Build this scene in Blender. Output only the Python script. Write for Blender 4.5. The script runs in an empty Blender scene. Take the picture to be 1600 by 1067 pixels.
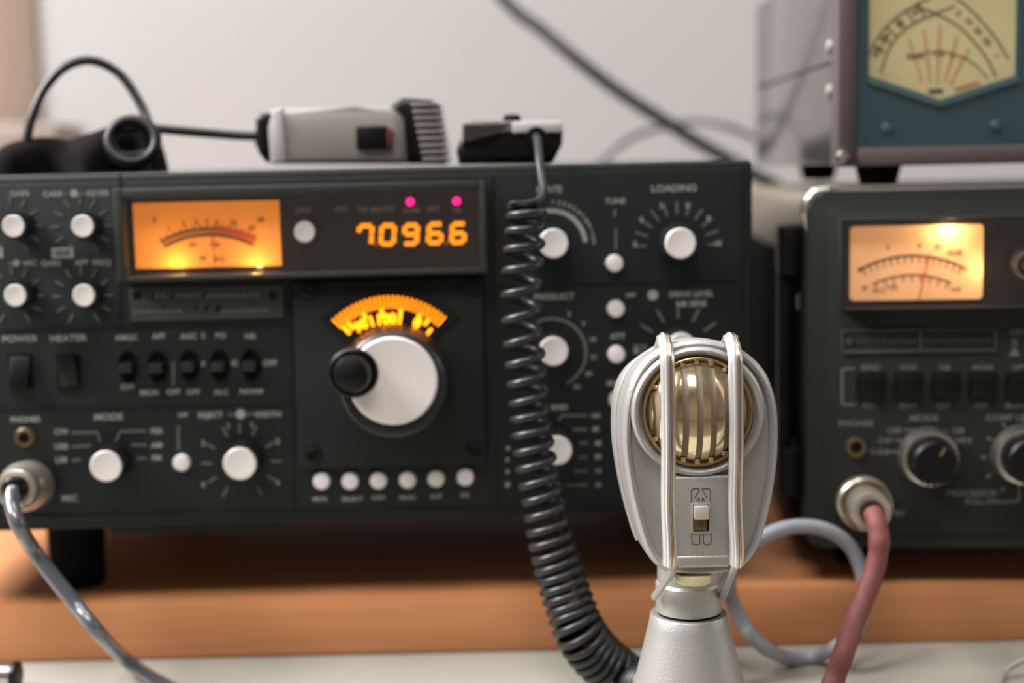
import bpy, bmesh, math, random
from mathutils import Vector, Matrix
random.seed(7)
SC = bpy.context.scene
COL = SC.collection

# ------------------------------------------------------------------ camera, world, lights, exposure
F = 2222.0                                   # focal length in pixels of the 1600 x 1067 frame
PITCH, ROLL, HC = math.radians(6.97), math.radians(1.25), 0.2089
_fw = Vector((0, math.cos(PITCH), -math.sin(PITCH)))
_up = Vector((0, math.sin(PITCH), math.cos(PITCH)))
_rt = Vector((1, 0, 0))
CR = _rt * math.cos(ROLL) - _up * math.sin(ROLL)
CU = _up * math.cos(ROLL) + _rt * math.sin(ROLL)
EYE = Vector((0, 0, HC))
cam = bpy.data.cameras.new('camera')
cam_o = bpy.data.objects.new('camera', cam)
COL.objects.link(cam_o)
m3 = Matrix((CR, CU, -_fw)).transposed()
cam_o.matrix_world = Matrix.Translation(EYE) @ m3.to_4x4()
cam.sensor_width = 36.0
cam.lens = 36.0 * F / 1600.0
cam.clip_start, cam.clip_end = 0.02, 50
cam.dof.use_dof = True
cam.dof.focus_distance = 0.492
cam.dof.aperture_fstop = 4.6
SC.camera = cam_o

SC.view_settings.view_transform = 'Standard'
SC.view_settings.look = 'None'
SC.view_settings.gamma = 1.0
SC.view_settings.use_curve_mapping = False
SC.view_settings.exposure = 0.0

world = bpy.data.worlds.new('room_ambient')
SC.world = world
world.use_nodes = True
_bg = world.node_tree.nodes['Background']
_bg.inputs[0].default_value = (1.0, 0.965, 0.93, 1)
_bg.inputs[1].default_value = 0.16


def area(name, loc, target, sx, sy, power, col):
    l = bpy.data.lights.new(name, 'AREA')
    l.shape = 'RECTANGLE'
    l.size, l.size_y, l.energy, l.color = sx, sy, power, col
    o = bpy.data.objects.new(name, l)
    COL.objects.link(o)
    o.location = loc
    o.rotation_euler = (Vector(target) - Vector(loc)).to_track_quat('-Z', 'Y').to_euler()
    return o


area('window_light', (-1.45, 0.45, 1.50), (0.0, 0.62, 0.2), 1.0, 0.8, 100, (1.0, 0.985, 0.97))
area('ceiling_light', (-0.1, 0.84, 2.2), (-0.1, 0.82, 0.0), 1.2, 0.3, 12, (1.0, 0.97, 0.94))
area('far_window_light', (2.3, 0.60, 1.0), (0.1, 0.6, 0.1), 0.7, 1.0, 8, (1.0, 0.98, 0.95))
area('front_ceiling_light', (-0.35, -0.60, 2.2), (0.0, 0.6, 0.10), 1.2, 0.5, 34, (1.0, 0.98, 0.96))


# ------------------------------------------------------------------ pixel -> point helpers
def ray(px, py):
    return (CR * ((px - 800) / F) - CU * ((py - 533.5) / F) + _fw)


def atY(px, py, Y):
    d = ray(px, py)
    return EYE + d * (Y / d.y)


def atZ(px, py, Z):
    d = ray(px, py)
    return EYE + d * ((Z - HC) / d.z)


class Frame:
    """a vertical front plane with a local frame: x along it, y into depth, z up"""
    def __init__(self, px, py, Y, yaw):
        self.o = atY(px, py, Y)
        self.yaw = math.radians(yaw)
        self.u = Vector((math.cos(self.yaw), math.sin(self.yaw), 0))
        self.n = Vector((math.sin(self.yaw), -math.cos(self.yaw), 0))

    def P(self, px, py, off=0.0):
        d = ray(px, py)
        t = (self.o + self.n * off - EYE).dot(self.n) / d.dot(self.n)
        h = EYE + d * t - self.o
        return h.dot(self.u), h.z

    def S(self, px, py, off=0.0):
        a = self.P(px - 5, py, off); b = self.P(px + 5, py, off)
        return (b[0] - a[0]) / 10

    def rect(self, x0, y0, x1, y1, off=0.0):
        """axis aligned rectangle in local x, z with the size and centre the pixels give"""
        cx, cy = (x0 + x1) / 2, (y0 + y1) / 2
        c = self.P(cx, cy, off)
        s = self.S(cx, cy, off)
        sv = (self.P(cx, cy - 5, off)[1] - self.P(cx, cy + 5, off)[1]) / 10
        w, h = (x1 - x0) * s / 2, (y1 - y0) * sv / 2
        return c[0] - w, c[0] + w, c[1] - h, c[1] + h


# ------------------------------------------------------------------ materials
def lin(c):
    c = c / 255.0
    return c / 12.92 if c <= 0.04045 else ((c + 0.055) / 1.055) ** 2.4


def rgb(c):
    return (lin(c[0]), lin(c[1]), lin(c[2]), 1)


def mat(name, c, rough=0.5, metal=0.0, var=0.06, scale=60, bump=0.0, bscale=900, spec=0.5, coat=0.0, emis=None, estr=0.0, aniso=0.0):
    m = bpy.data.materials.new(name)
    m.use_nodes = True
    nt = m.node_tree
    b = nt.nodes['Principled BSDF']
    tc = nt.nodes.new('ShaderNodeTexCoord')
    nz = nt.nodes.new('ShaderNodeTexNoise')
    nz.inputs['Scale'].default_value = scale
    nz.inputs['Detail'].default_value = 4
    nt.links.new(tc.outputs['Object'], nz.inputs['Vector'])
    mr = nt.nodes.new('ShaderNodeMapRange')
    mr.inputs['To Min'].default_value = 1 - var
    mr.inputs['To Max'].default_value = 1 + var
    nt.links.new(nz.outputs['Fac'], mr.inputs['Value'])
    mx = nt.nodes.new('ShaderNodeVectorMath')
    mx.operation = 'SCALE'
    mx.inputs[0].default_value = rgb(c)[:3]
    nt.links.new(mr.outputs['Result'], mx.inputs['Scale'])
    nt.links.new(mx.outputs['Vector'], b.inputs['Base Color'])
    b.inputs['Roughness'].default_value = rough
    b.inputs['Metallic'].default_value = metal
    b.inputs['Specular IOR Level'].default_value = spec
    b.inputs['Coat Weight'].default_value = coat
    if aniso:
        b.inputs['Anisotropic'].default_value = aniso
    if emis:
        b.inputs['Emission Color'].default_value = rgb(emis)
        b.inputs['Emission Strength'].default_value = estr
    if bump:
        n2 = nt.nodes.new('ShaderNodeTexNoise')
        n2.inputs['Scale'].default_value = bscale
        n2.inputs['Detail'].default_value = 3
        nt.links.new(tc.outputs['Object'], n2.inputs['Vector'])
        bp = nt.nodes.new('ShaderNodeBump')
        bp.inputs['Strength'].default_value = bump
        bp.inputs['Distance'].default_value = 0.0004
        nt.links.new(n2.outputs['Fac'], bp.inputs['Height'])
        nt.links.new(bp.outputs['Normal'], b.inputs['Normal'])
    return m


def wood(name):
    m = mat(name, (178, 116, 72), rough=0.42, var=0.0)
    nt = m.node_tree
    b = nt.nodes['Principled BSDF']
    tc = nt.nodes.new('ShaderNodeTexCoord')
    mp = nt.nodes.new('ShaderNodeMapping')
    mp.inputs['Scale'].default_value = (3.0, 30, 160)
    nt.links.new(tc.outputs['Object'], mp.inputs['Vector'])
    nz = nt.nodes.new('ShaderNodeTexNoise')
    nz.inputs['Scale'].default_value = 3
    nz.inputs['Detail'].default_value = 6
    nz.inputs['Distortion'].default_value = 0.6
    nt.links.new(mp.outputs['Vector'], nz.inputs['Vector'])
    cr = nt.nodes.new('ShaderNodeValToRGB')
    cr.color_ramp.elements[0].position = 0.25
    cr.color_ramp.elements[0].color = rgb((188, 122, 78))
    cr.color_ramp.elements[1].position = 0.75
    cr.color_ramp.elements[1].color = rgb((206, 140, 92))
    nt.links.new(nz.outputs['Fac'], cr.inputs['Fac'])
    nt.links.new(cr.outputs['Color'], b.inputs['Base Color'])
    return m


def pane_mat(name, tint):
    m = bpy.data.materials.new(name)
    m.use_nodes = True
    nt = m.node_tree
    nt.nodes.clear()
    out = nt.nodes.new('ShaderNodeOutputMaterial')
    tr = nt.nodes.new('ShaderNodeBsdfTransparent')
    tr.inputs[0].default_value = tint
    gl = nt.nodes.new('ShaderNodeBsdfGlossy')
    gl.inputs['Roughness'].default_value = 0.05
    lw = nt.nodes.new('ShaderNodeLayerWeight')
    lw.inputs[0].default_value = 0.5
    pw = nt.nodes.new('ShaderNodeMath')
    pw.operation = 'POWER'
    pw.inputs[1].default_value = 5.0
    nt.links.new(lw.outputs['Facing'], pw.inputs[0])
    fr = nt.nodes.new('ShaderNodeMath')
    fr.operation = 'MULTIPLY_ADD'
    fr.inputs[1].default_value = 0.94
    fr.inputs[2].default_value = 0.04
    nt.links.new(pw.outputs[0], fr.inputs[0])
    mx = nt.nodes.new('ShaderNodeMixShader')
    nt.links.new(fr.outputs[0], mx.inputs[0])
    nt.links.new(tr.outputs[0], mx.inputs[1])
    nt.links.new(gl.outputs[0], mx.inputs[2])
    nt.links.new(mx.outputs[0], out.inputs[0])
    return m


M = {
    'wall': mat('wall_paint', (176, 173, 171), rough=0.85, var=0.015, scale=5, bump=0.1, bscale=200),
    'post': mat('tan_board', (158, 138, 124), rough=0.7, var=0.04, scale=12),
    'floor': mat('floor_lino', (120, 112, 102), rough=0.7),
    'desk': mat('desk_laminate', (160, 157, 146), rough=0.5, var=0.02, scale=40),
    'wood': wood('beech_board'),
    'case': mat('dark_case_paint', (26, 29, 28), spec=0.3, rough=0.65, var=0.08, scale=90, bump=0.25, bscale=1500),
    'panel': mat('charcoal_panel_paint', (25, 29, 28), spec=0.3, rough=0.65, var=0.05, scale=70, bump=0.15, bscale=2000),
    'panel_green': mat('olive_charcoal_panel_paint', (31, 33, 30), spec=0.3, rough=0.65, var=0.05, scale=70, bump=0.15, bscale=2000),
    'bezel': mat('bezel_gray', (46, 48, 46), rough=0.45, var=0.05),
    'black': mat('black_plastic', (9, 9, 9), rough=0.4, spec=0.3, var=0.1),
    'mattblack': mat('matt_black', (7, 7, 7), rough=0.85, spec=0.15, var=0.1),
    'hole': mat('hole_black', (5, 5, 5), rough=0.9),
    'knob': mat('knob_plastic', (34, 35, 34), rough=0.35, var=0.1),
    'alu': mat('spun_aluminium', (238, 231, 228), rough=0.38, metal=0.12, var=0.03, scale=200),
    'white': mat('print_white', (150, 152, 147), rough=0.7, var=0.05),
    'dimprint': mat('print_gray', (104, 107, 103), rough=0.7, var=0.05),
    'plate': mat('name_plate_gray', (66, 68, 65), rough=0.45, metal=0.2, var=0.08),
    'chrome': mat('chrome', (222, 219, 214), rough=0.14, metal=1.0, var=0.03),
    'nickel': mat('nickel_plug', (214, 205, 190), rough=0.28, metal=0.82, var=0.08, scale=400),
    'brassy': mat('brass_ring', (120, 105, 80), rough=0.4, metal=0.8, var=0.1),
    'silver': mat('silver_hammer_paint', (183, 181, 178), rough=0.42, metal=0.60, var=0.06, scale=900, bump=0.35, bscale=1700),
    'gold': mat('polished_gold', (246, 226, 188), rough=0.16, metal=1.0, var=0.02),
    'golddull': mat('dull_gold', (190, 160, 112), rough=0.35, metal=0.9, var=0.06),
    'cloth': mat('tan_mesh', (138, 120, 100), rough=0.6, metal=0.2, var=0.12, scale=900),
    'copper': mat('worn_copper_chrome', (226, 196, 168), rough=0.16, metal=1.0, var=0.10, scale=120),
    'cream': mat('cream_plastic', (232, 216, 178), rough=0.4, var=0.03),
    'handgray': mat('hand_mic_gray', (150, 143, 137), rough=0.45, metal=0.2, var=0.05),
    'cable': mat('black_rubber', (31, 31, 33), rough=0.38, var=0.08),
    'cablegray': mat('gray_cable', (152, 154, 160), rough=0.35, var=0.04),
    'cablemid': mat('mid_gray_cable', (84, 87, 94), rough=0.22, var=0.04, spec=0.9, coat=0.6),
    'cablered': mat('dusty_red_sleeve', (122, 66, 62), rough=0.6, var=0.10, scale=250),
    'pouch': mat('black_cloth', (20, 18, 17), rough=0.95, var=0.15, bump=0.5, bscale=700, spec=0.1),
    'teal': mat('teal_paint', (40, 78, 90), rough=0.5, var=0.05),
    'brown': mat('brown_gray_bezel', (88, 77, 75), rough=0.5, metal=0.15, var=0.06),
    'steel': mat('gray_metal_case', (134, 131, 130), rough=0.13, metal=0.85, var=0.05, scale=30),
    'meterpaper': mat('meter_paper', (214, 200, 150), rough=0.8, var=0.03, emis=(214, 196, 140), estr=0.10),
    'ink': mat('meter_ink', (66, 56, 38), rough=0.8),
    'redink': mat('red_ink', (196, 60, 40), rough=0.8),
    'inkbrown': mat('scale_brown_ink', (104, 66, 40), rough=0.8),
    'face_orange': mat('lit_orange_face', (226, 136, 66), rough=0.8, var=0.02, emis=(255, 150, 48), estr=0.36),
    'face_peach': mat('lit_peach_face', (244, 190, 140), rough=0.8, var=0.02, emis=(255, 170, 108), estr=0.36),
    'seg': mat('lit_segment', (60, 30, 0), emis=(255, 136, 0), estr=2.0, var=0.0),
    'tick': mat('lit_tick', (60, 30, 0), emis=(255, 138, 12), estr=4.8, var=0.0),
    'led': mat('lit_led', (90, 0, 30), emis=(255, 20, 110), estr=3.4, var=0.0),
    'dark_glass': mat('dark_window', (26, 22, 21), rough=0.12, var=0.0),
    'pane': pane_mat('meter_pane', (1, 1, 1, 1)),
    'boxgray': mat('gray_carton', (156, 143, 136), rough=0.85, var=0.04),
    'sidebeige': mat('gray_beige_case', (112, 104, 95), rough=0.95, spec=0.03, var=0.06),
    'engrave': mat('engraved_line', (70, 66, 62), rough=0.7),
    'chromedull': mat('dull_chrome', (200, 196, 186), rough=0.22, metal=0.95, var=0.06),
    'bright': mat('bright_silver', (214, 212, 210), rough=0.3, metal=0.35),
    'ribsilver': mat('rib_silver', (214, 212, 212), rough=0.3, metal=0.55, var=0.03),
    'stripsilver': mat('rib_strip_silver', (232, 228, 228), rough=0.2, metal=0.6, var=0.03),
    'clear': mat('thin_wire_gray', (150, 148, 140), rough=0.3, var=0.03),
}


# ------------------------------------------------------------------ mesh builder
def frames(pts):
    n = len(pts)
    T = []
    for i in range(n):
        a = pts[max(i - 1, 0)]; b = pts[min(i + 1, n - 1)]
        T.append((b - a).normalized())
    ref = Vector((0, 0, 1)) if abs(T[0].z) < 0.9 else Vector((1, 0, 0))
    N = [(ref - T[0] * ref.dot(T[0])).normalized()]
    for i in range(1, n):
        v = N[-1] - T[i] * N[-1].dot(T[i])
        N.append(v.normalized() if v.length > 1e-9 else N[-1])
    return T, N


def spline(pts, per=10):
    pts = [Vector(p) for p in pts]
    out = []
    P = [pts[0] * 2 - pts[1]] + pts + [pts[-1] * 2 - pts[-2]]
    for i in range(1, len(P) - 2):
        a, b, c, d = P[i - 1], P[i], P[i + 1], P[i + 2]
        for k in range(per):
            t = k / per
            out.append(0.5 * ((2 * b) + (c - a) * t + (2 * a - 5 * b + 4 * c - d) * t * t + (3 * b - a - 3 * c + d) * t ** 3))
    out.append(pts[-1].copy())
    return out


class MB:
    def __init__(self):
        self.bm = bmesh.new()

    def box(self, x0, x1, y0, y1, z0, z1, bev=0.0, segs=2, only=None):
        r = bmesh.ops.create_cube(self.bm, size=1.0)
        vs = r['verts']
        for v in vs:
            v.co = Vector(((x0 + x1) / 2 + v.co.x * (x1 - x0), (y0 + y1) / 2 + v.co.y * (y1 - y0), (z0 + z1) / 2 + v.co.z * (z1 - z0)))
        if bev:
            es = {e for v in vs for e in v.link_edges}
            if only:
                es = {e for e in es if only(e)}
            bmesh.ops.bevel(self.bm, geom=list(es), offset=bev, segments=segs, affect='EDGES', profile=0.5)
        return self

    def lathe(self, prof, org=(0, 0, 0), axis='y', segs=32, cap=True, sx=1.0, sz=1.0):
        """prof: list of (radius, along). axis y points from the viewer into depth"""
        rings = []
        for r, a in prof:
            ring = []
            for i in range(segs):
                t = 2 * math.pi * i / segs
                c, s = math.cos(t) * r * sx, math.sin(t) * r * sz
                if axis == 'y': p = (org[0] + c, org[1] + a, org[2] + s)
                elif axis == 'z': p = (org[0] + c, org[1] + s, org[2] + a)
                else: p = (org[0] + a, org[1] + c, org[2] + s)
                ring.append(self.bm.verts.new(p))
            rings.append(ring)
        for A, B in zip(rings, rings[1:]):
            for i in range(segs):
                j = (i + 1) % segs
                self.bm.faces.new((A[i], A[j], B[j], B[i]))
        if cap:
            self.bm.faces.new(rings[0]); self.bm.faces.new(rings[-1])
        return self

    def ring(self, R, r, org=(0, 0, 0), segs=48, ms=12, sx=1.0, sz=1.0, sy=1.0):
        rings = []
        for i in range(segs):
            t = 2 * math.pi * i / segs
            rr = []
            for k in range(ms):
                a = 2 * math.pi * k / ms
                d = R + r * math.cos(a)
                rr.append(self.bm.verts.new((org[0] + math.cos(t) * d * sx, org[1] + r * math.sin(a) * sy, org[2] + math.sin(t) * d * sz)))
            rings.append(rr)
        for i in range(segs):
            A, B = rings[i], rings[(i + 1) % segs]
            for k in range(ms):
                l = (k + 1) % ms
                self.bm.faces.new((A[k], A[l], B[l], B[k]))
        return self

    def tube(self, pts, r, segs=12, cap=True, radii=None, flat=1.0):
        pts = [Vector(p) for p in pts]
        T, N = frames(pts)
        rings = []
        for i, p in enumerate(pts):
            b = T[i].cross(N[i])
            R = radii[i] if radii else r
            rings.append([self.bm.verts.new(p + N[i] * math.cos(2 * math.pi * k / segs) * R + b * math.sin(2 * math.pi * k / segs) * R * flat) for k in range(segs)])
        for A, B in zip(rings, rings[1:]):
            for k in range(segs):
                l = (k + 1) % segs
                self.bm.faces.new((A[k], A[l], B[l], B[k]))
        if cap:
            self.bm.faces.new(rings[0]); self.bm.faces.new(rings[-1])
        return self

    def prism(self, outline, y0, y1, bev=0.0, segs=2):
        """outline in x, z, extruded from y0 to y1"""
        n = len(outline)
        A = [self.bm.verts.new((x, y0, z)) for x, z in outline]
        B = [self.bm.verts.new((x, y1, z)) for x, z in outline]
        fs = [self.bm.faces.new(A), self.bm.faces.new(list(reversed(B)))]
        for i in range(n):
            j = (i + 1) % n
            fs.append(self.bm.faces.new((A[i], B[i], B[j], A[j])))
        if bev:
            es = list({e for f in fs[:2] for e in f.edges})
            bmesh.ops.bevel(self.bm, geom=es, offset=bev, segments=segs, affect='EDGES', profile=0.5)
        return self

    def loft(self, rings, cap=True):
        vr = [[self.bm.verts.new(p) for p in ring] for ring in rings]
        n = len(vr[0])
        for A, B in zip(vr, vr[1:]):
            for i in range(n):
                j = (i + 1) % n
                self.bm.faces.new((A[i], A[j], B[j], B[i]))
        if cap:
            self.bm.faces.new(vr[0]); self.bm.faces.new(list(reversed(vr[-1])))
        return self

    def bar(self, a, b, w, y0, y1):
        """a thin straight bar between two (x, z) points"""
        a, b = Vector(a), Vector(b)
        d = (b - a).normalized()
        n = Vector((-d.y, d.x)) * w / 2
        return self.prism([tuple(a + n), tuple(b + n), tuple(b - n), tuple(a - n)], y0, y1)

    def arc(self, c, R0, R1, a0, a1, y0, y1, n=40):
        """a band of a circle, angles in degrees clockwise from straight up"""
        pt = lambda R, a: (c[0] + R * math.sin(math.radians(a)), c[1] + R * math.cos(math.radians(a)))
        outl = [pt(R1, a0 + (a1 - a0) * i / n) for i in range(n + 1)] + [pt(R0, a1 - (a1 - a0) * i / n) for i in range(n + 1)]
        A = [self.bm.verts.new((x, y0, z)) for x, z in outl]
        B = [self.bm.verts.new((x, y1, z)) for x, z in outl]
        k = len(outl)
        for i in range(n):
            self.bm.faces.new((A[i], A[i + 1], A[k - 2 - i], A[k - 1 - i]))
            self.bm.faces.new((B[k - 1 - i], B[k - 2 - i], B[i + 1], B[i]))
        for i in range(k):
            j = (i + 1) % k
            self.bm.faces.new((A[i], B[i], B[j], A[j]))
        return self

    def text(self, s, x, z, h, y, rot=0.0, wide=1.0, fat=0.0, slant=0.0):
        """flat printed lettering, h = capital height, centred on x, z, facing the viewer"""
        c = bpy.data.curves.new('t', 'FONT')
        c.body = s
        c.size = h / 0.69
        c.offset = fat
        c.shear = slant
        c.align_x = 'CENTER'
        c.resolution_u = 3
        o = bpy.data.objects.new('t', c)
        COL.objects.link(o)
        dg = bpy.context.evaluated_depsgraph_get()
        me = bpy.data.meshes.new_from_object(o.evaluated_get(dg))
        ca, sa = math.cos(-rot), math.sin(-rot)
        base = [self.bm.verts.new((x + (v.co.x * wide) * ca - (v.co.y - h / 2) * sa, y, z + (v.co.x * wide) * sa + (v.co.y - h / 2) * ca)) for v in me.vertices]
        for p in me.polygons:
            try:
                self.bm.faces.new([base[i] for i in p.vertices])
            except ValueError:
                pass
        bpy.data.objects.remove(o)
        bpy.data.meshes.remove(me)
        bpy.data.curves.remove(c)
        return self

    def build(self, name, m, parent=None, loc=None, smooth=0.6, normals=True):
        if normals:
            bmesh.ops.recalc_face_normals(self.bm, faces=self.bm.faces[:])
        me = bpy.data.meshes.new(name)
        self.bm.to_mesh(me)
        self.bm.free()
        me.materials.append(m)
        if smooth:
            me.polygons.foreach_set('use_smooth', [True] * len(me.polygons))
            me.set_sharp_from_angle(angle=smooth)
        o = bpy.data.objects.new(name, me)
        COL.objects.link(o)
        if parent:
            o.parent = parent
        if loc:
            o.location = loc
        return o


def empty(name, loc, rz=0.0):
    o = bpy.data.objects.new(name, None)
    o.empty_display_size = 0.02
    COL.objects.link(o)
    o.location = loc
    o.rotation_euler = (0, 0, rz)
    return o


def tag(o, label=None, cat=None, group=None, kind=None):
    if label: o['label'] = label
    if cat: o['category'] = cat
    if group: o['group'] = group
    if kind: o['kind'] = kind
    return o


def point_lamp(name, loc, parent, power, col, r=0.001):
    l = bpy.data.lights.new(name, 'POINT')
    l.energy, l.color, l.shadow_soft_size = power, col, r
    o = bpy.data.objects.new(name, l)
    COL.objects.link(o)
    o.parent = parent
    o.location = loc
    return o


# ------------------------------------------------------------------ the setting
WALL_Y = 1.16
tag(MB().box(-3.0, 3.0, WALL_Y, WALL_Y + 0.1, -0.75, 2.3).build('wall_back', M['wall'], smooth=0), kind='structure')
tag(MB().box(-3.0, 3.0, -2.6, -2.5, -0.75, 2.3).build('wall_front', mat('far_room_wall', (160, 150, 140), rough=0.85), smooth=0), kind='structure')
tag(MB().box(-3.0, 3.0, -2.6, WALL_Y + 0.1, -0.78, -0.75).build('floor', M['floor'], smooth=0), kind='structure')

desk = empty('desk', (0, 0.8, -0.75))
tag(desk, 'pale beige laminate desk top under the wooden board', 'desk')
MB().box(-1.1, 1.1, -0.42, 0.345, 0.72, 0.75, 0.002).build('desktop', M['desk'], desk)
for sx in (-1.02, 1.02):
    for sy in (-0.36, 0.30):
        MB().box(sx - 0.025, sx + 0.025, sy - 0.025, sy + 0.025, 0.0, 0.72, 0.002).build('leg', M['bezel'], desk)

# the wooden board that carries the radios
BY = 0.597
b0 = atY(800, 1018.7, BY).z
BT = atY(800, 924.5, BY).z - b0                     # board thickness, board bottom is the desk top (z = 0)
board = MB().box(-0.62, 0.62, 0.0, 0.345, 0.0, BT, 0.0012).build('shelf_board', M['wood'], None, (0, BY, 0.0003))
tag(board, 'thick orange-brown wooden board lying on the desk under both radios', 'board')

# ------------------------------------------------------------------ control builders shared by both radios
def knob(fr, root, px, py, rc, rs, off=0.014, pointer=None, name='knob'):
    """a dark skirted knob with an aluminium cap; px, py, rc describe the cap as seen"""
    x, z = fr.P(px, py, off)
    s = fr.S(px, py, off)
    rc, rs = rc * s, rs * s
    k = MB().lathe([(rs, 0), (rs, -0.0015), (rs * 0.93, -0.0025), (rc * 1.16, -0.0045), (rc * 1.10, -off + 0.001), (rc * 1.04, -off), (0.0005, -off)], segs=36)
    n = 18
    for i in range(n):
        t = 2 * math.pi * i / n
        R = rc * 1.14
        k.prism([(R * math.cos(t) + 0.0007 * math.cos(t + q), R * math.sin(t) + 0.0007 * math.sin(t + q)) for q in (0.8, 2.35, 3.93, 5.5)], -off + 0.0012, -0.004)
    k = k.build(name, M['knob'], root, (x, 0, z))
    MB().lathe([(rc, 0.0006), (rc, -0.0006), (rc * 0.94, -0.0011), (rc * 0.5, -0.0009), (0.0004, -0.0008)], segs=36).build('knob_cap', M['alu'], k, (0, -off, 0))
    if pointer is not None:
        a = math.radians(pointer)
        R = rs * 0.82
        MB().bar((R * 0.75 * math.sin(a), R * 0.75 * math.cos(a)), (R * 1.12 * math.sin(a), R * 1.12 * math.cos(a)), 0.0009, -0.0034, -0.0002).build('pointer', M['white'], k)
    return x, z


def push_button(fr, root, px, py, r, off=0.008):
    x, z = fr.P(px, py, off)
    s = fr.S(px, py, off)
    b = MB().ring(r * s * 1.22, 0.0009, (0, -0.0004, 0), segs=28, ms=8).build('push_button', M['black'], root, (x, 0, z))
    R = r * s
    MB().lathe([(R, 0), (R, -off + 0.0008), (R * 0.88, -off), (0.0004, -off - 0.0003)], segs=28).build('button_cap', M['alu'], b)


def ticks(mb, fr, cx, cy, r0, r1, angles, w=2.0):
    c = fr.P(cx, cy)
    s = fr.S(cx, cy)
    for a in angles:
        t = math.radians(a)
        mb.bar((c[0] + r0 * s * math.sin(t), c[1] + r0 * s * math.cos(t)), (c[0] + r1 * s * math.sin(t), c[1] + r1 * s * math.cos(t)), w * s, -0.0003, 0.0001)


def words(mb, fr, items, h=8.5, fat=0.00008, y=-0.00035, part=None):
    for it in items:
        own = MB() if part else mb
        s, px, py = it[:3]
        hh = it[3] if len(it) > 3 else h
        wd = it[4] if len(it) > 4 else 1.0
        x, z = fr.P(px, py)
        own.text(s, x, z, hh * fr.S(px, py), y, wide=wd, fat=fat)
        if part:
            own.build('lettering', part[1], part[0]).location.y = part[2]


def lines(root, yf, fr, segs, w=2.4):
    for x0, y0, x1, y1 in segs:
        MB().bar(fr.P(x0, y0), fr.P(x1, y1), w * fr.S(x0, y0), -0.0003, 0.0001).build('legend_line', M['dimprint'], root).location.y = yf


def frame_ring(mb, R, wl, wr, wb, wt, y0, y1, bev=0.0006):
    """rectangular frame around the opening R = (x0, x1, z0, z1)"""
    x0, x1, z0, z1 = R
    mb.box(x0 - wl, x0, y0, y1, z0 - wb, z1 + wt, bev)
    mb.box(x1, x1 + wr, y0, y1, z0 - wb, z1 + wt, bev)
    mb.box(x0, x1, y0, y1, z1, z1 + wt, bev)
    mb.box(x0, x1, y0, y1, z0 - wb, z0, bev)


# ------------------------------------------------------------------ left radio
LF = Frame(590, 811, 0.593, 1.5)
P, S = LF.P, LF.S
radio = empty('radio_transceiver', LF.o, LF.yaw)
tag(radio, 'wide charcoal radio with orange 7.096.6 digits and a big round tuning knob', 'radio')
xl, xr = P(-185, 540)[0], P(1174, 540)[0]  # cabinet stretched past its true left end, unseen, to shade the board
zt = P(590, 262)[1]
CORN = lambda e: abs((e.verts[0].co - e.verts[1].co).normalized().y) > 0.9
MB().box(xl, xr, -0.004, 0.30, 0.0, zt, 0.0022, 3).build('cabinet', M['case'], radio)
RIM = 0.0042
pnl = MB()
pnl.box(xl + RIM, xr - RIM, -0.0052, 0.002, 0.0036, zt - RIM * 0.8, 0.0008)
# all panel coordinates below are on the plane y = 0 of this frame, the panel face
for ob in (pnl,):
    pass
panel = pnl.build('front_panel', M['panel'], radio)
# children that sit on the face
YF = -0.0052
face = empty('control_face', (0, YF, 0))
bpy.data.objects.remove(face)


class Shift:
    """meshes built with the panel face at y = 0 are moved onto the face"""


def onface(o):
    o.location.y += YF
    return o


LF.o = LF.o + LF.n * (-YF)          # pixel planes now mean the panel face itself
sub = LF


def lp(mb, name, m, parent=None, smooth=0.6):
    o = mb.build(name, m, parent or radio, smooth=smooth)
    if parent is None:
        o.location.y = YF
    return o


# grooves between the panel fields
gr = MB()
s0 = S(590, 540)
for a, b in (((188, 272), (188, 515)), ((455, 430), (459, 795)), ((770, 272), (778, 795)), ((1157, 272), (1160, 792))):
    gr.bar(P(*a), P(*b), 3.2 * s0, -0.0003, 0.0001)
for a, b in (((-110, 518), (455, 507)), ((-110, 642), (457, 632)), ((782, 447), (1152, 440)), ((-110, 809), (1160, 786))):
    gr.bar(P(*a), P(*b), 3.2 * s0, -0.0003, 0.0001)
lp(gr, 'panel_groove', M['hole'])

# --- display unit: raised bezel, meter, frequency digits
DR = LF.rect(203, 303, 751, 423)
mb = MB()
frame_ring(mb, DR, 14 * s0, 10 * s0, 8 * s0, 14 * s0, -0.0098, 0.0)
lp(mb, 'display_bezel', M['bezel'])
win = lp(MB().box(DR[0], DR[1], -0.0008, 0.0, DR[2], DR[3]), 'display_window', M['dark_glass'])
MR = LF.rect(211, 315, 439, 417)
meter = lp(MB().box(MR[0], MR[1], -0.0016, -0.0004, MR[2], MR[3]), 'meter', M['face_orange'])
meter['label'] = 'orange lit signal meter'
mc = P(326, 452)
sm = S(326, 400)
ang = lambda px, py: math.degrees(math.atan2(P(px, py)[0] - mc[0], P(px, py)[1] - mc[1]))
Rm = 100 * sm
mcz = (P(326, 362)[0], P(326, 360)[1] - 150 * sm)
sc_ = MB().arc(mcz, 150 * sm, 155 * sm, -29, 29, -0.0019, -0.0015)
sc_.arc(mcz, 141 * sm, 147 * sm, -29, 29, -0.0019, -0.0015)
for i, a in enumerate(range(-28, 30, 4)):
    t = math.radians(a)
    sc_.bar((mcz[0] + 150 * sm * math.sin(t), mcz[1] + 150 * sm * math.cos(t)), (mcz[0] + 160 * sm * math.sin(t), mcz[1] + 160 * sm * math.cos(t)), 1.6 * sm, -0.0019, -0.0015)
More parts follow.
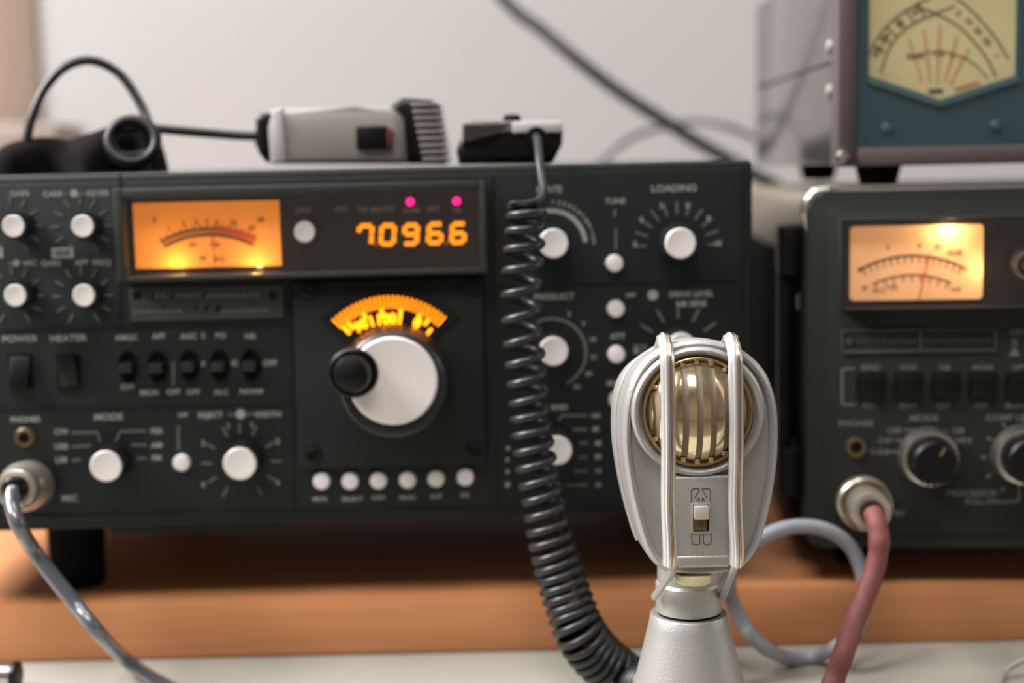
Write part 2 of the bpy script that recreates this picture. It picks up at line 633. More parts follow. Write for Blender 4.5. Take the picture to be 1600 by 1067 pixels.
for s_, px, py in (('S', 243, 343), ('1', 265, 357), ('3', 288, 350), ('5', 308, 347), ('7', 324, 346), ('9', 340, 348), ('20', 366, 348), ('40', 394, 356), ('dB', 408, 343), ('50', 302, 382), ('100', 336, 382), ('W', 318, 403), ('PO', 344, 405)):
    x, z = P(px, py)
    sc_.text(s_, x, z, 8 * sm, -0.0019, fat=0.00005)
sc_.build('meter_scale', M['inkbrown'], meter)
MB().arc(mcz, 149 * sm, 156.5 * sm, 5, 29, -0.0022, -0.0018).build('red_zone', M['redink'], meter)
t0 = P(336, 372)
MB().bar((t0[0] - 0.2 * sm, MR[2] + 2 * sm), (P(334, 372)[0], t0[1] + 12 * sm), 1.4 * sm, -0.0034, -0.003).build('needle', M['inkbrown'], meter)
for px in (278, 402):
    x, z = P(px, 417)
    point_lamp('meter_bulb', (x, YF - 0.0082, z + 0.0003), radio, 0.012, (1.0, 0.60, 0.16), 0.0006)
lp(MB().box(DR[0], DR[1], -0.0092, -0.0089, DR[2], DR[3]), 'display_glass', M['pane'])

SEG = {'0': 'abcdef', '9': 'abcdfg', '6': 'acdefg', '7': 'abcf'}


def seven(mb, ch, cx, cz, w, h, t, y0, y1, sl=0.10):
    def q(x0, z0, x1, z1):
        o = [(x0 * w / 2, z0 * h / 2), (x1 * w / 2, z1 * h / 2)]
        (a, b), (c, d) = o
        mb.bar((cx + a + b * sl, cz + b), (cx + c + d * sl, cz + d), t, y0, y1)
    e = 0.86
    L = {'a': (-e, 1, e, 1), 'd': (-e, -1, e, -1), 'g': (-e, 0, e, 0), 'f': (-1, .92, -1, .06), 'b': (1, .92, 1, .06), 'e': (-1, -.06, -1, -.92), 'c': (1, -.06, 1, -.92)}
    for k in SEG[ch]:
        a = L[k]
        if ch == '7' and k == 'f':
            a = (-1, .92, -1, .30)
        q(*a)


sd = S(640, 365)
for ch, px, py in (('7', 571, 367), ('0', 606, 366.5), ('9', 642, 366), ('6', 680, 364.5), ('6', 716, 364)):
    mb = MB()
    x, z = P(px, py)
    seven(mb, ch, x, z, 20 * sd, 29 * sd, 6.6 * sd, -0.0014, -0.0006)
    lp(mb, 'digit', M['seg'])
dimseg = mat('dim_segment', (60, 30, 0), emis=(220, 110, 40), estr=0.5, var=0)
for px, py in ((588, 383), (698, 380)):
    x, z = P(px, py)
    MB().lathe([(2.4 * sd, 0), (2.4 * sd, -0.0006)], segs=12).build('decimal_point', dimseg, radio, (x, YF - 0.0007, z))
for px, py in ((641, 315), (713.5, 314)):
    x, z = P(px, py)
    o = MB().lathe([(6.0 * sd, 0), (6.0 * sd, -0.0012), (4 * sd, -0.0024), (0.0002, -0.0028)], segs=20).build('indicator_light', M['led'], radio, (x, YF - 0.0006, z))
mb = MB()
words(mb, LF, [('VFO', 534, 327), ('CH', 567, 327), ('MEM', 589, 327), ('FIX', 609, 326), ('CLAR', 643, 328), ('EXT', 677, 326), ('TX', 714, 328)], h=7, y=-0.0012)
words(mb, LF, [('LOCK', 475, 328)], h=6, y=-0.0012)
lp(mb, 'display_lettering', M['white'])
knob(LF, radio, 474, 363, 16.5, 28, 0.012)

# --- name plate
NR = LF.rect(203, 447, 444, 499)
npl = lp(MB().box(NR[0], NR[1], -0.0012, 0.0, NR[2], NR[3], 0.0004), 'name_plate', M['plate'])
mb = MB()
for px in (215, 427):
    x, z = P(px, 461)
    mb.box(x - 6 * s0, x + 6 * s0, -0.0014, -0.001, z - 6 * s0, z + 6 * s0)
x, z = P(326, 485)
for px, py, w in ((241, 462, 5), (273, 461, 6), (323, 460, 7), (307, 482, 5), (324, 482, 7), (343, 481, 10)):
    x, z = P(px, py)
    mb.bar((x - w * s0 / 2, z - 5 * s0), (x + w * s0 / 4, z + 5 * s0), w * 0.6 * s0, -0.0014, -0.001)
mb.build('plate_marks', M['black'], npl)
mb = MB()
for px, py, n in ((256, 462, 2), (298, 461, 4), (368, 461, 9), (252, 486, 8), (375, 485, 5), (410, 484, 3)):
    for i in range(n):
        x, z = P(px + (i - n / 2) * 9.5, py - (i - n / 2) * 0.2)
        mb.box(x - 3 * s0, x + 3 * s0, -0.0014, -0.001, z - 2.6 * s0, z + 2.6 * s0)
mb.build('plate_print', M['dimprint'], npl)

# --- tuning plate, dial window, tuning knob
TR = LF.rect(463, 436, 757, 727)
tp = lp(MB().box(TR[0], TR[1], -0.0042, 0.0, TR[2], TR[3], 0.0012), 'tuning_plate', M['panel'])
for px, py in ((484, 454), (739, 447), (489, 711), (741, 704)):
    x, z = P(px, py, 0.004)
    MB().lathe([(12.5 * s0, 0), (12.5 * s0, -0.0012), (9 * s0, -0.0016), (8 * s0, -0.0006), (0.0003, -0.0006)], segs=20).build('corner_screw', M['black'], tp, (x, -0.0040, z))
kc = P(611, 590, 0.005)
st = S(611, 560, 0.005)
mb = MB().arc(kc, 60 * st, 143 * st, -49, 49, -0.0048, -0.0040)
mb.build('dial_window', M['hole'], tp)
dial = MB()
nt_ = 26
for i in range(nt_ + 1):
    a = -43 + 86 * i / nt_
    t = math.radians(a)
    r0, r1 = 109, 129
    dial.bar((kc[0] + r0 * st * math.sin(t), kc[1] + r0 * st * math.cos(t)), (kc[0] + r1 * st * math.sin(t), kc[1] + r1 * st * math.cos(t)), 1.7 * st, -0.0054, -0.0049)
for a, r0 in ((-41, 94), (-36, 96), (-21, 100), (-6, 96), (10, 99), (26, 94), (34, 98)):
    t = math.radians(a)
    dial.bar((kc[0] + r0 * st * math.sin(t), kc[1] + r0 * st * math.cos(t)), (kc[0] + 110 * st * math.sin(t), kc[1] + 110 * st * math.cos(t)), 5.0 * st, -0.0054, -0.0049)
for s_, a, R in (('90', -28, 95), ('1', -17, 94), ('100', -3, 93), ('1', 10.5, 93), ('1', 28, 88), ('0', 27, 97), ('1', 41, 92)):
    t = math.radians(a)
    dial.text(s_, kc[0] + R * st * math.sin(t), kc[1] + R * st * math.cos(t), 15 * st, -0.0054, rot=t, fat=0.0003)
dial.build('dial_scale', M['tick'], tp)
OFFK = 0.026
kx, kz = P(616, 597, 0.017)
tk = MB().lathe([(82 * s0, -0.0044), (84 * s0, -0.0064), (86 * s0, -0.010), (85 * s0, -0.018), (80 * s0, -OFFK + 0.001), (76 * s0, -OFFK), (70 * s0, -OFFK + 0.0006), (0.0005, -OFFK + 0.0006)], segs=72)
for i in range(60):
    t = 2 * math.pi * i / 60
    R = 86 * s0
    tk.bar((R * 0.97 * math.cos(t), R * 0.97 * math.sin(t)), (R * 1.012 * math.cos(t), R * 1.012 * math.sin(t)), 2.2 * s0, -0.019, -0.009)
tk = tk.build('tuning_knob', M['knob'], radio, (kx, YF, kz))
tk['label'] = 'large tuning knob with aluminium face'
cx_, cz_ = P(614, 595, OFFK)
MB().lathe([(67 * s0, 0.0008), (67 * s0, -0.0006), (64 * s0, -0.0012), (30 * s0, -0.0009), (0.0004, -0.0008)], segs=72).build('knob_face', M['alu'], tk, (cx_ - kx, -OFFK, cz_ - kz))
fx, fz = P(552, 582, OFFK)
fg = MB().lathe([(38 * s0, 0.0006), (38 * s0, -0.0012), (34 * s0, -0.0020), (30 * s0, -0.0014), (28 * s0, -0.0060), (24 * s0, -0.0085), (10 * s0, -0.0100), (0.0004, -0.0102)], segs=40).build('finger_grip', M['black'], tk, (fx - kx, -OFFK, fz - kz))

# --- knobs
for px, py, rc, rs, pt in ((15, 354, 17.5, 27, 200), (124, 354, 17.5, 27, 210), (18, 463, 17.5, 27, 195), (126, 463, 17.5, 27, 205),
                           (866, 381, 23, 40, 262), (1066, 381, 24, 41, -8), (866, 551, 23, 40, 20), (1067, 545, 23, 40, 10), (872, 707, 23, 38, 130),
                           (161, 732, 25, 45, -62), (372, 728, 26, 44, -2)):
    knob(LF, radio, px, py, rc, rs, 0.016, pt)
for px, py in ((963, 413), (965, 485), (966, 557), (967, 629), (279, 728), (500, 757), (545, 757), (590, 756), (636, 755), (681, 753), (727, 751)):
    push_button(LF, radio, px, py, 13.5)
# rocker switches
for px in (33, 108):
    R = LF.rect(px - 19, 552, px + 19, 609)
    mb = MB()
    frame_ring(mb, (R[0] + 0.001, R[1] - 0.001, R[2] + 0.001, R[3] - 0.001), 0.001, 0.001, 0.001, 0.001, -0.0012, 0, 0.0003)
    w = lp(mb, 'rocker_switch', M['black'])
    zc = (R[2] + R[3]) / 2
    up = 1 if px == 33 else -1
    o = MB().prism([(0, 0)] and [(R[0] + 0.0012, R[2] + 0.0012), (R[1] - 0.0012, R[2] + 0.0012), (R[1] - 0.0012, R[3] - 0.0012), (R[0] + 0.0012, R[3] - 0.0012)], -0.003, 0.0, 0.0004)
    for v in o.bm.verts:
        if v.co.y < -0.002:
            v.co.y -= up * (zc - v.co.z) * 0.28
    o.build('rocker', M['black'], w)
# oval slide switches
for px, py in ((200, 573), (247, 573), (296, 571), (343, 571), (392, 570)):
    c = P(px, py)
    sw = MB().lathe([(15.5 * s0, 0.0), (15.5 * s0, -0.0009), (12.5 * s0, -0.0009), (12.0 * s0, -0.0003), (0.0003, -0.0003)], segs=28, sz=1.66).build('slide_switch', M['mattblack'], radio, (c[0], YF, c[1]))
    MB().box(-10 * s0, 10 * s0, -0.0058, -0.0004, -7 * s0, 7 * s0, 0.0005).build('lever', M['knob'], sw)
# jacks
c = P(40, 683)
jk = MB().lathe([(16 * s0, 0), (16 * s0, -0.0012), (13 * s0, -0.0022), (9 * s0, -0.0022), (8.5 * s0, -0.0004), (0.0003, -0.0004)], segs=28).build('headphone_jack', M['brassy'], radio, (c[0], YF, c[1]))
MB().lathe([(8.4 * s0, 0), (8.4 * s0, -0.0003), (0.0003, -0.0003)], (0, -0.0005, 0), segs=20).build('jack_hole', M['hole'], jk)
c = P(50, 757)
MB().lathe([(38 * s0, 0), (38 * s0, -0.0014), (34 * s0, -0.0018), (0.0003, -0.0018)], segs=36).build('microphone_socket', M['bezel'], radio, (c[0], YF, c[1]))

# --- printed lettering, ticks and legends
mb = MB()
words(mb, LF, [('RF', -18, 303), ('GAIN', 31, 302), ('CARR', 83, 303), ('KEYER', 153, 302), ('VOX GAIN', -40, 411), ('MIC', 47, 411), ('GAIN', 80, 411),
               ('APF', 128, 410), ('FREQ', 159, 410), ('POWER', 31, 529, 10, 1.1), ('HEATER', 107, 528, 10, 1.1), ('AMGC', 198, 527), ('APF', 248, 525), ('AGC', 295, 525), ('S', 318, 524), ('PO', 345, 524), ('NB', 391, 525),
               ('OFF', 200, 604), ('MON', 234, 613), ('OFF', 271, 612), ('OFF', 302, 612), ('ALC', 346, 612), ('NORM', 393, 611), ('F', 318, 569, 8), ('IC', 367, 567, 8), ('OFF', 422, 567),
               ('PHONES', 40, 655), ('MODE', 170, 651, 10, 1.1), ('CW', 96, 674), ('USB', 96, 697), ('LSB', 96, 718), ('FSK', 245, 673), ('AM', 245, 695), ('FM', 245, 715),
               ('OFF', 286, 648, 6), ('REJECT', 329, 648), ('WIDTH', 419, 647), ('MIC', 109, 778, 10),
               ('MOX', 500, 779, 7), ('SELECT', 550, 779, 7), ('VOX', 591, 777, 7), ('PROC', 637, 777, 7), ('EXT', 682, 775, 7), ('RX', 727, 773, 7),
               ('PLATE', 858, 296, 10), ('LOADING', 1053, 294, 10, 1.1), ('TUNE', 961, 314), ('PRESELECT', 866, 463, 9), ('OFF', 985, 461, 6), ('DRIVE LEVEL', 1080, 459), ('NB SENS', 1080, 474),
               ('ATT', 965, 525), ('MARK', 965, 598), ('BAND', 870, 636), ('160', 930, 649, 7), ('80', 931, 670, 7), ('40', 934, 692, 7), ('20', 934, 713, 7), ('15', 934, 735, 7), ('10', 934, 757, 7)], part=(radio, M['white'], YF))
def dial_ticks(*a):
    t = MB()
    ticks(t, LF, *a)
    lp(t, 'dial_ticks', M['dimprint'])
for (cx, cy) in ((15, 354), (124, 354), (18, 463), (126, 463)):
    dial_ticks(cx + 3, cy - 1, 33, 48, range(-150, 151, 30), 2.6)
dial_ticks(1058, 383, 48, 68, range(-90, 91, 18), 2.6)
dial_ticks(1060, 545, 48, 70, (-84, -56, -28, 0, 28, 56, 84), 3.0)
dial_ticks(377, 722, 46, 62, (-150, -120, -90, -60, -25, 0, 25, 60, 90, 120, 150), 2.6)
c = P(861, 383)
lp(MB().arc(c, 50 * s0, 57 * s0, -8, 86, -0.0003, 0.0001), 'scale_arc', M['white'])
for i in range(12):
    a = math.radians(4 + i * 7.5)
    mb.text(str((i % 9) + 1), c[0] + 67 * s0 * math.sin(a), c[1] + 67 * s0 * math.cos(a), 7 * s0, -0.00035, fat=0.00006)
c = P(862, 551)
lp(MB().arc(c, 52 * s0, 56 * s0, -25, 155, -0.0003, 0.0001), 'scale_arc', M['dimprint'])
for i, t in enumerate(('3', '7', '14', '21', '28', '30')):
    a = math.radians(25 + i * 24)
    mb.text(t, c[0] + 67 * s0 * math.sin(a), c[1] + 67 * s0 * math.cos(a), 7.5 * s0, -0.00035, fat=0.00006)
lp(mb, 'dial_numbers', M['white'])
for px, py, s_ in ((1033, 321, '2'), (1074, 320, '6'), (1002, 343, '0'), (1107, 341, '8'), (992, 381, '0'), (1121, 380, '10'), (318, 692, '2'), (434, 689, '2'), (318, 757, '0'), (434, 754, '4'), (357, 665, '1'), (394, 664, '1')):
    x, z = P(px, py)
    lp(MB().text(s_, x, z, 8 * s0, -0.00035, fat=0.00008), 'dial_number', M['white'])
lines(radio, YF, LF, [(112, 676, 152, 675), (152, 675, 157, 690), (112, 698, 142, 696), (112, 719, 126, 718), (229, 673, 188, 674), (188, 674, 181, 690), (229, 695, 205, 695), (229, 716, 214, 716),
               (279, 665, 279, 703), (271, 565, 271, 602), (961, 327, 961, 339), (962, 357, 962, 390), (356, 648, 367, 648), (385, 647, 396, 647), (100, 303, 107, 303), (122, 303, 134, 303),
               (14, 411, 24, 411), (878, 649, 918, 649), (873, 656, 878, 649), (895, 671, 918, 671), (905, 692, 918, 692), (905, 714, 918, 714), (897, 736, 918, 736), (882, 758, 918, 757), (990, 548, 1010, 547)], 2.6)
for px, py, r in ((376, 647, 7.5), (116, 302, 6), (26, 411, 5.5), (1020, 461, 8), (994, 548, 4.5), (794, 700, 3), (793, 718, 3), (793, 737, 3), (793, 757, 4)):
    x, z = P(px, py)
    MB().lathe([(r * s0, 0.0001), (r * s0, -0.0003)], segs=20).build('legend_dot', M['white'], radio, (x, YF, z))
for t_, px, py, w in (('VOX', 98, 395, 34), ('AF', -8, 395, 26)):
    R = LF.rect(px - w / 2, py - 8, px + w / 2, py + 8)
    q = lp(MB().box(R[0], R[1], -0.0003, 0.0001, R[2], R[3]), 'label_plate', M['white'])
    mb = MB()
    words(mb, LF, [(t_, px, py)], h=8, y=-0.0005)
    mb.build('label_text', M['panel'], q)

# --- feet and tilt bar
b_local = BT + 0.0003 - LF.o.z
for px in (76, 1098):
    x = P(px, 830)[0]
    ft = MB().lathe([(0.0125, 0.0), (0.0122, b_local + 0.004), (0.0112, b_local)], (x, 0.034, 0.0), 'z', 28).build('foot', M['mattblack'], radio)
for px in (76, 1098):
    x = P(px, 830)[0]
    MB().lathe([(0.0125, 0.0), (0.0122, b_local + 0.004), (0.0112, b_local)], (x, 0.26, 0.0), 'z', 28).build('foot', M['mattblack'], radio)
x0, x1 = P(165, 832)[0], P(432, 832)[0]
MB().box(x0, x1, 0.004, 0.008, -0.0048, 0.0002, 0.0008).build('tilt_bar', M['panel'], radio)

# ------------------------------------------------------------------ right radio
RF = Frame(1275, 850, 0.600, -4.5)
P, S = RF.P, RF.S
radio2 = empty('radio_transceiver', RF.o, RF.yaw)
tag(radio2, 'olive charcoal radio under the teal meter with peach lit meter and red cable plug', 'radio')
xl2 = P(1258, 560)[0]
zt2 = P(1330, 299)[1]
W2 = 0.333
s2 = S(1420, 560)
cab = MB()
RC = 0.0065
def rrect(x0, x1, z0, z1, r, n=6):
    o = []
    for cx, cz, a0 in ((x1 - r, z1 - r, 0), (x0 + r, z1 - r, 90), (x0 + r, z0 + r, 180), (x1 - r, z0 + r, 270)):
        for i in range(n + 1):
            t = math.radians(a0 + 90 * i / n)
            o.append((cx + r * math.cos(t), cz + r * math.sin(t)))
    return o
cab.prism(rrect(xl2 + 0.001, xl2 + W2 - 0.001, 0.001, zt2 - 0.0012, RC), 0.004, 0.300)
cab.build('cabinet', M['sidebeige'], radio2)
mb = MB().prism(rrect(xl2, xl2 + W2, 0.0, zt2, RC), -0.006, 0.010, 0.0015, 3)
mb.build('front_frame', M['panel_green'], radio2)
fr_in = MB()
fr_in.prism(rrect(xl2 + 0.008, xl2 + W2 - 0.008, 0.006, zt2 - 0.0065, 0.003), -0.0068, -0.004, 0.0004)
fr_in.build('front_panel', M['panel_green'], radio2)
YF2 = -0.0068
RF.o = RF.o + RF.n * (-YF2)


def rp(mb, name, m, parent=None, smooth=0.6):
    o = mb.build(name, m, parent or radio2, smooth=smooth)
    if parent is None:
        o.location.y = YF2
    return o


# bright metal corner and top trim strip of the front frame
mb = MB()
pts = [(xl2 + 0.0004, -0.003, zt2 - 0.016), (xl2 - 0.0002, -0.003, zt2 - 0.008), (xl2 + 0.0016, -0.003, zt2 - 0.0022), (xl2 + 0.007, -0.003, zt2 + 0.0002), (xl2 + 0.03, -0.003, zt2 + 0.0003), (xl2 + 0.15, -0.003, zt2 + 0.0003), (xl2 + W2 - 0.01, -0.003, zt2 + 0.0003)]
sp_ = spline(pts, 8)
mb.tube(sp_, 0.002, 10, radii=[0.0006 + 0.0019 * min(1, i / 8) if i < 26 else max(0.0008, 0.0025 - 0.0017 * (i - 26) / 6) for i in range(len(sp_))])
mb.build('edge_trim', M['chromedull'], radio2)
# meter window
WR = RF.rect(1310, 340, 1760, 476)
rp(MB().box(WR[0], WR[1], -0.0006, 0.0002, WR[2], WR[3]), 'display_window', M['dark_glass'])
mb = MB()
frame_ring(mb, WR, 3 * s2, 3 * s2, 3 * s2, 3 * s2, -0.0085, 0.0, 0.0004)
rp(mb, 'display_bezel', M['panel_green'])
PR = RF.rect(1327, 352, 1534, 468)
met2 = rp(MB().prism(rrect(PR[0], PR[1], PR[2], PR[3], 0.0017), -0.0014, -0.0004), 'meter', M['face_peach'])
met2['label'] = 'peach lit meter with red needle'
sm = S(1430, 410)
mb = MB()
c1 = (P(1424, 405)[0], P(1424, 399)[1] - 165 * sm)
mb.arc(c1, 163.5 * sm, 167 * sm, -31, 31, -0.0017, -0.0013)
c2 = (P(1424, 405)[0], P(1424, 429)[1] - 140 * sm)
mb.arc(c2, 139 * sm, 141.5 * sm, -26, 26, -0.0017, -0.0013)
for c_, R0, R1, an in ((c1, 153, 165, range(-28, 31, 4)), (c2, 129, 140, range(-24, 25, 6))):
    for a in an:
        t = math.radians(a)
        mb.bar((c_[0] + R0 * sm * math.sin(t), c_[1] + R0 * sm * math.cos(t)), (c_[0] + R1 * sm * math.sin(t), c_[1] + R1 * sm * math.cos(t)), 1.6 * sm, -0.0017, -0.0013)
for s_, px, py in (('S', 1343, 420), ('5', 1386, 386), ('9', 1436, 384), ('20', 1464, 384), ('40dB', 1490, 394), ('IP', 1350, 450), ('150', 1392, 448), ('ALC', 1372, 453), ('mA', 1492, 450)):
    x, z = P(px, py)
    mb.text(s_, x, z, 8 * sm, -0.0017, fat=0.00004)
mb.build('meter_scale', M['inkbrown'], met2)
MB().bar(P(1433, 467), P(1451, 396), 1.9 * sm, -0.0030, -0.0026).build('needle', M['redink'], met2)
x, z = P(1480, 355)
point_lamp('meter_bulb', (x, YF2 - 0.0070, z), radio2, 0.015, (1.0, 0.76, 0.38), 0.0006)
x, z = P(1531, 420)
point_lamp('meter_bulb', (x, YF2 - 0.0062, z), radio2, 0.004, (1.0, 0.62, 0.20), 0.0006)
rp(MB().box(WR[0], WR[1], -0.0080, -0.0077, WR[2], WR[3]), 'display_glass', M['pane'])
# name plate
NR = RF.rect(1313, 513, 1556, 551)
mb = MB().box(NR[0], NR[1], -0.0006, 0, NR[2], NR[3], 0.0003)
np2 = rp(mb, 'name_plate', M['panel_green'])
mb = MB()
w = 0.0011
frame_ring(mb, (NR[0] + w, NR[1] - w, NR[2] + 1.4 * w, NR[3] - w), w, w, 1.4 * w, w, -0.0011, -0.0004, 0.0002)
x, z = P(1438, 532)
mb.box(x - 0.0006, x + 0.0006, -0.0011, -0.0004, NR[2], NR[3])
mb.build('plate_rim', M['plate'], np2)
mb = MB()
for px, n in ((1326, 1),):
    x, z = P(px, 533)
    mb.lathe([(6 * s2, 0), (6 * s2, -0.0005)], (x, -0.0006, z), segs=16)
for i in range(10):
    x, z = P(1342 + i * 9.6, 533)
    mb.box(x - 3 * s2, x + 3 * s2, -0.0009, -0.0005, z - 2.4 * s2, z + 2.4 * s2)
for i in range(11):
    x, z = P(1447 + i * 9.6, 532)
    mb.box(x - 3 * s2, x + 3 * s2, -0.0009, -0.0005, z - 2.4 * s2, z + 2.4 * s2)
mb.build('plate_print', M['plate'], np2)
# push keys
for i in range(9):
    px = 1360 + 58.2 * i
    R = RF.rect(px - 23, 582, px + 23, 623)
    b = rp(MB().box(R[0], R[1], -0.001, 0.0, R[2], R[3], 0.0004), 'key_switch', M['black'])
    MB().prism([(R[0] + 0.001, R[2] + 0.001), (R[1] - 0.001, R[2] + 0.001), (R[1] - 0.001, R[3] - 0.001), (R[0] + 0.001, R[3] - 0.001)], -0.0032, -0.0006, 0.0007).build('key_cap', M['black'], b)
# metal rimmed knobs
def rim_knob(px, py, r, dy, ptr):
    off = 0.016
    x, z = P(px, py, 0.008)
    s = S(px, py, 0.008)
    R = r * s
    k = MB().lathe([(R * 0.98, 0), (R * 0.98, -0.005), (R * 0.80, -0.0062), (R * 0.74, -off + 0.001), (R * 0.66, -off), (0.0004, -off)], segs=44)
    for i in range(24):
        t = 2 * math.pi * i / 24
        k.bar((R * 0.72 * math.cos(t), R * 0.72 * math.sin(t)), (R * 0.80 * math.cos(t), R * 0.80 * math.sin(t)), R * 0.08, -off + 0.001, -0.006)
    k = k.build('knob', M['black'], radio2, (x, YF2, z))
    MB().lathe([(R * 1.06, -0.0020), (R * 1.04, -0.0045), (R * 0.94, -0.0072), (R * 0.82, -0.0074), (R * 0.82, -0.0050)], cap=False, segs=44).build('knob_rim', M['chromedull'], k)
    a = math.radians(ptr)
    MB().bar((R * 0.3 * math.sin(a), R * 0.3 * math.cos(a)), (R * 0.62 * math.sin(a), R * 0.62 * math.cos(a)), 0.0009, -off - 0.0003, -off + 0.0004).build('pointer', M['copper'], k)
rim_knob(1455, 718, 47, 0, 30)
rim_knob(1603, 715, 48, 0, 30)
rim_knob(1610, 414, 25, 0, 0)
# jack and socket
c = P(1337, 698)
jk = MB().lathe([(17 * s2, 0), (17 * s2, -0.0012), (15 * s2, -0.0024), (10 * s2, -0.0024), (9.6 * s2, -0.0005), (0.0003, -0.0005)], segs=30).build('headphone_jack', M['brassy'], radio2, (c[0], YF2, c[1]))
MB().lathe([(9.5 * s2, 0), (9.5 * s2, -0.0003), (0.0003, -0.0003)], (0, -0.0006, 0), segs=20).build('jack_hole', M['hole'], jk)
c = P(1346, 783)
MB().lathe([(41 * s2, 0), (41 * s2, -0.0014), (37 * s2, -0.0018), (0.0003, -0.0018)], segs=36).build('microphone_socket', M['black'], radio2, (c[0], YF2, c[1]))
# lettering
mb = MB()
words(mb, RF, [('SEND', 1360, 574), ('VOX', 1419, 574), ('NB', 1477, 574), ('MONI', 1535, 574), ('OPT', 1592, 574), ('REC', 1359, 633), ('MAN', 1418, 633), ('OFF', 1474, 633), ('OFF', 1533, 633), ('BLANK', 1590, 633),
               ('PHONES', 1337, 661, 9.5, 1.05), ('MODE', 1444, 653, 10, 1.1), ('COMP LEVEL', 1583, 652, 10, 1.05), ('USB', 1397, 672), ('CW', 1383, 688), ('TUNE', 1374, 706), ('LSB', 1497, 672), ('WIDE', 1503, 688),
               ('PROCESSOR', 1518, 770, 9, 1.1), ('PULL-ON', 1534, 783, 9), ('MIC', 1403, 801, 9), ('US', 1576, 384, 7), ('MIC', 1558, 400, 7), ('MHz', 1576, 400, 7), ('ON', 1589, 518, 9), ('X', 1585, 535, 11)], h=8.5, part=(radio2, M['dimprint'], YF2))
lines(radio2, YF2, RF, [(1316, 576, 1316, 632), (1316, 576, 1336, 576), (1316, 632, 1336, 632), (1412, 672, 1434, 671), (1434, 671, 1437, 679), (1398, 688, 1420, 687), (1391, 706, 1408, 705), (1480, 673, 1460, 674), (1484, 688, 1478, 690),
               (1592, 747, 1592, 783), (1592, 783, 1562, 784)], 3.0)
mbt = MB()
for a in (-30, -60, -90, -120, -150, 0):
    t = math.radians(a)
    c = P(1598, 714); 
    mbt.bar((c[0] + 56 * s2 * math.sin(t), c[1] + 56 * s2 * math.cos(t)), (c[0] + 64 * s2 * math.sin(t), c[1] + 64 * s2 * math.cos(t)), 3.4 * s2, -0.0003, 0.0001)
rp(mbt, 'dial_ticks', M['dimprint'])
x, z = P(1585, 549)
mb.prism([(x - 9 * s2, z - 7 * s2), (x + 9 * s2, z - 7 * s2), (x, z + 8 * s2)], -0.0003, 0.0001)
rp(mb, 'legend_mark', M['dimprint'])
# side handle on the left wall of the cabinet
sx = xl2 + 0.001
hd = MB()
hd.box(sx - 0.010, sx + 0.0005, 0.012, 0.034, zt2 - 0.036, zt2 - 0.014, 0.002)
hd.box(sx - 0.010, sx + 0.0005, 0.012, 0.034, 0.018, 0.040, 0.002)
hd.box(sx - 0.010, sx - 0.005, 0.016, 0.030, 0.036, zt2 - 0.034, 0.0015)
hd = hd.build('side_handle', M['black'], radio2)
MB().lathe([(0.0042, 0), (0.0042, -0.001), (0.003, -0.0018), (0.0004, -0.002)], (sx, 0.018, zt2 - 0.048), 'x', 18).build('handle_screw', M['chromedull'], radio2)
# thin dark sheet over the lower part of the case side
MB().box(sx - 0.0012, sx + 0.0004, 0.012, 0.290, 0.004, zt2 - 0.030, 0.0004).build('side_sheet', mat('side_sheet_black', (20, 20, 19), rough=0.95, spec=0.03), radio2)
b_local = BT + 0.0003 - RF.o.z
for x in (xl2 + 0.030, xl2 + W2 - 0.03):
    for y in (0.036, 0.27):
        MB().lathe([(0.012, 0.0012), (0.0118, b_local + 0.003), (0.011, b_local)], (x, y, 0), 'z', 28).build('foot', M['mattblack'], radio2)

# ------------------------------------------------------------------ teal cross meter on the right radio
ZR = RF.o.z + zt2 + 0.0025                   # top of the right radio with its trim
WF = Frame(1306, 261, 0.620, -0.4)
P, S = WF.P, WF.S
wm = empty('power_meter', (WF.o.x, WF.o.y, ZR), WF.yaw)
tag(wm, 'gray metal power meter with teal front and cream crossed scale, on the olive radio', 'meter')
dz = WF.o.z - ZR                              # height of the case bottom over the radio top
WF.o = Vector((WF.o.x, WF.o.y, ZR))
sw_ = S(1450, 130)
x0 = P(1306, 130)[0]
WW, HH, DD = 0.192, 0.0935, 0.215
MB().box(x0 + 0.0012, x0 + WW - 0.0012, 0.006, DD, dz + 0.001, dz + HH - 0.001, 0.002, 3).build('case', M['steel'], wm)
zs = P(1295, 107)[1] if False else dz + 0.0455
mb = MB().box(x0 + 0.0008, x0 + 0.0016, 0.008, DD - 0.003, zs - 0.0006, zs + 0.0006)
mb.build('case_seam', M['hole'], wm)
# bezel frame
IR = (P(1337, 100)[0], x0 + WW - 0.009, P(1450, 229)[1], dz + HH - 0.008)
mb = MB()
mb.box(x0, IR[0], -0.004, 0.010, dz, dz + HH, 0.0012)
mb.box(IR[1], x0 + WW, -0.004, 0.010, dz, dz + HH, 0.0012)
mb.box(IR[0], IR[1], -0.004, 0.010, dz, IR[2], 0.0010)
mb.box(IR[0], IR[1], -0.004, 0.010, IR[3], dz + HH, 0.0010)
mb.build('bezel', M['brown'], wm)
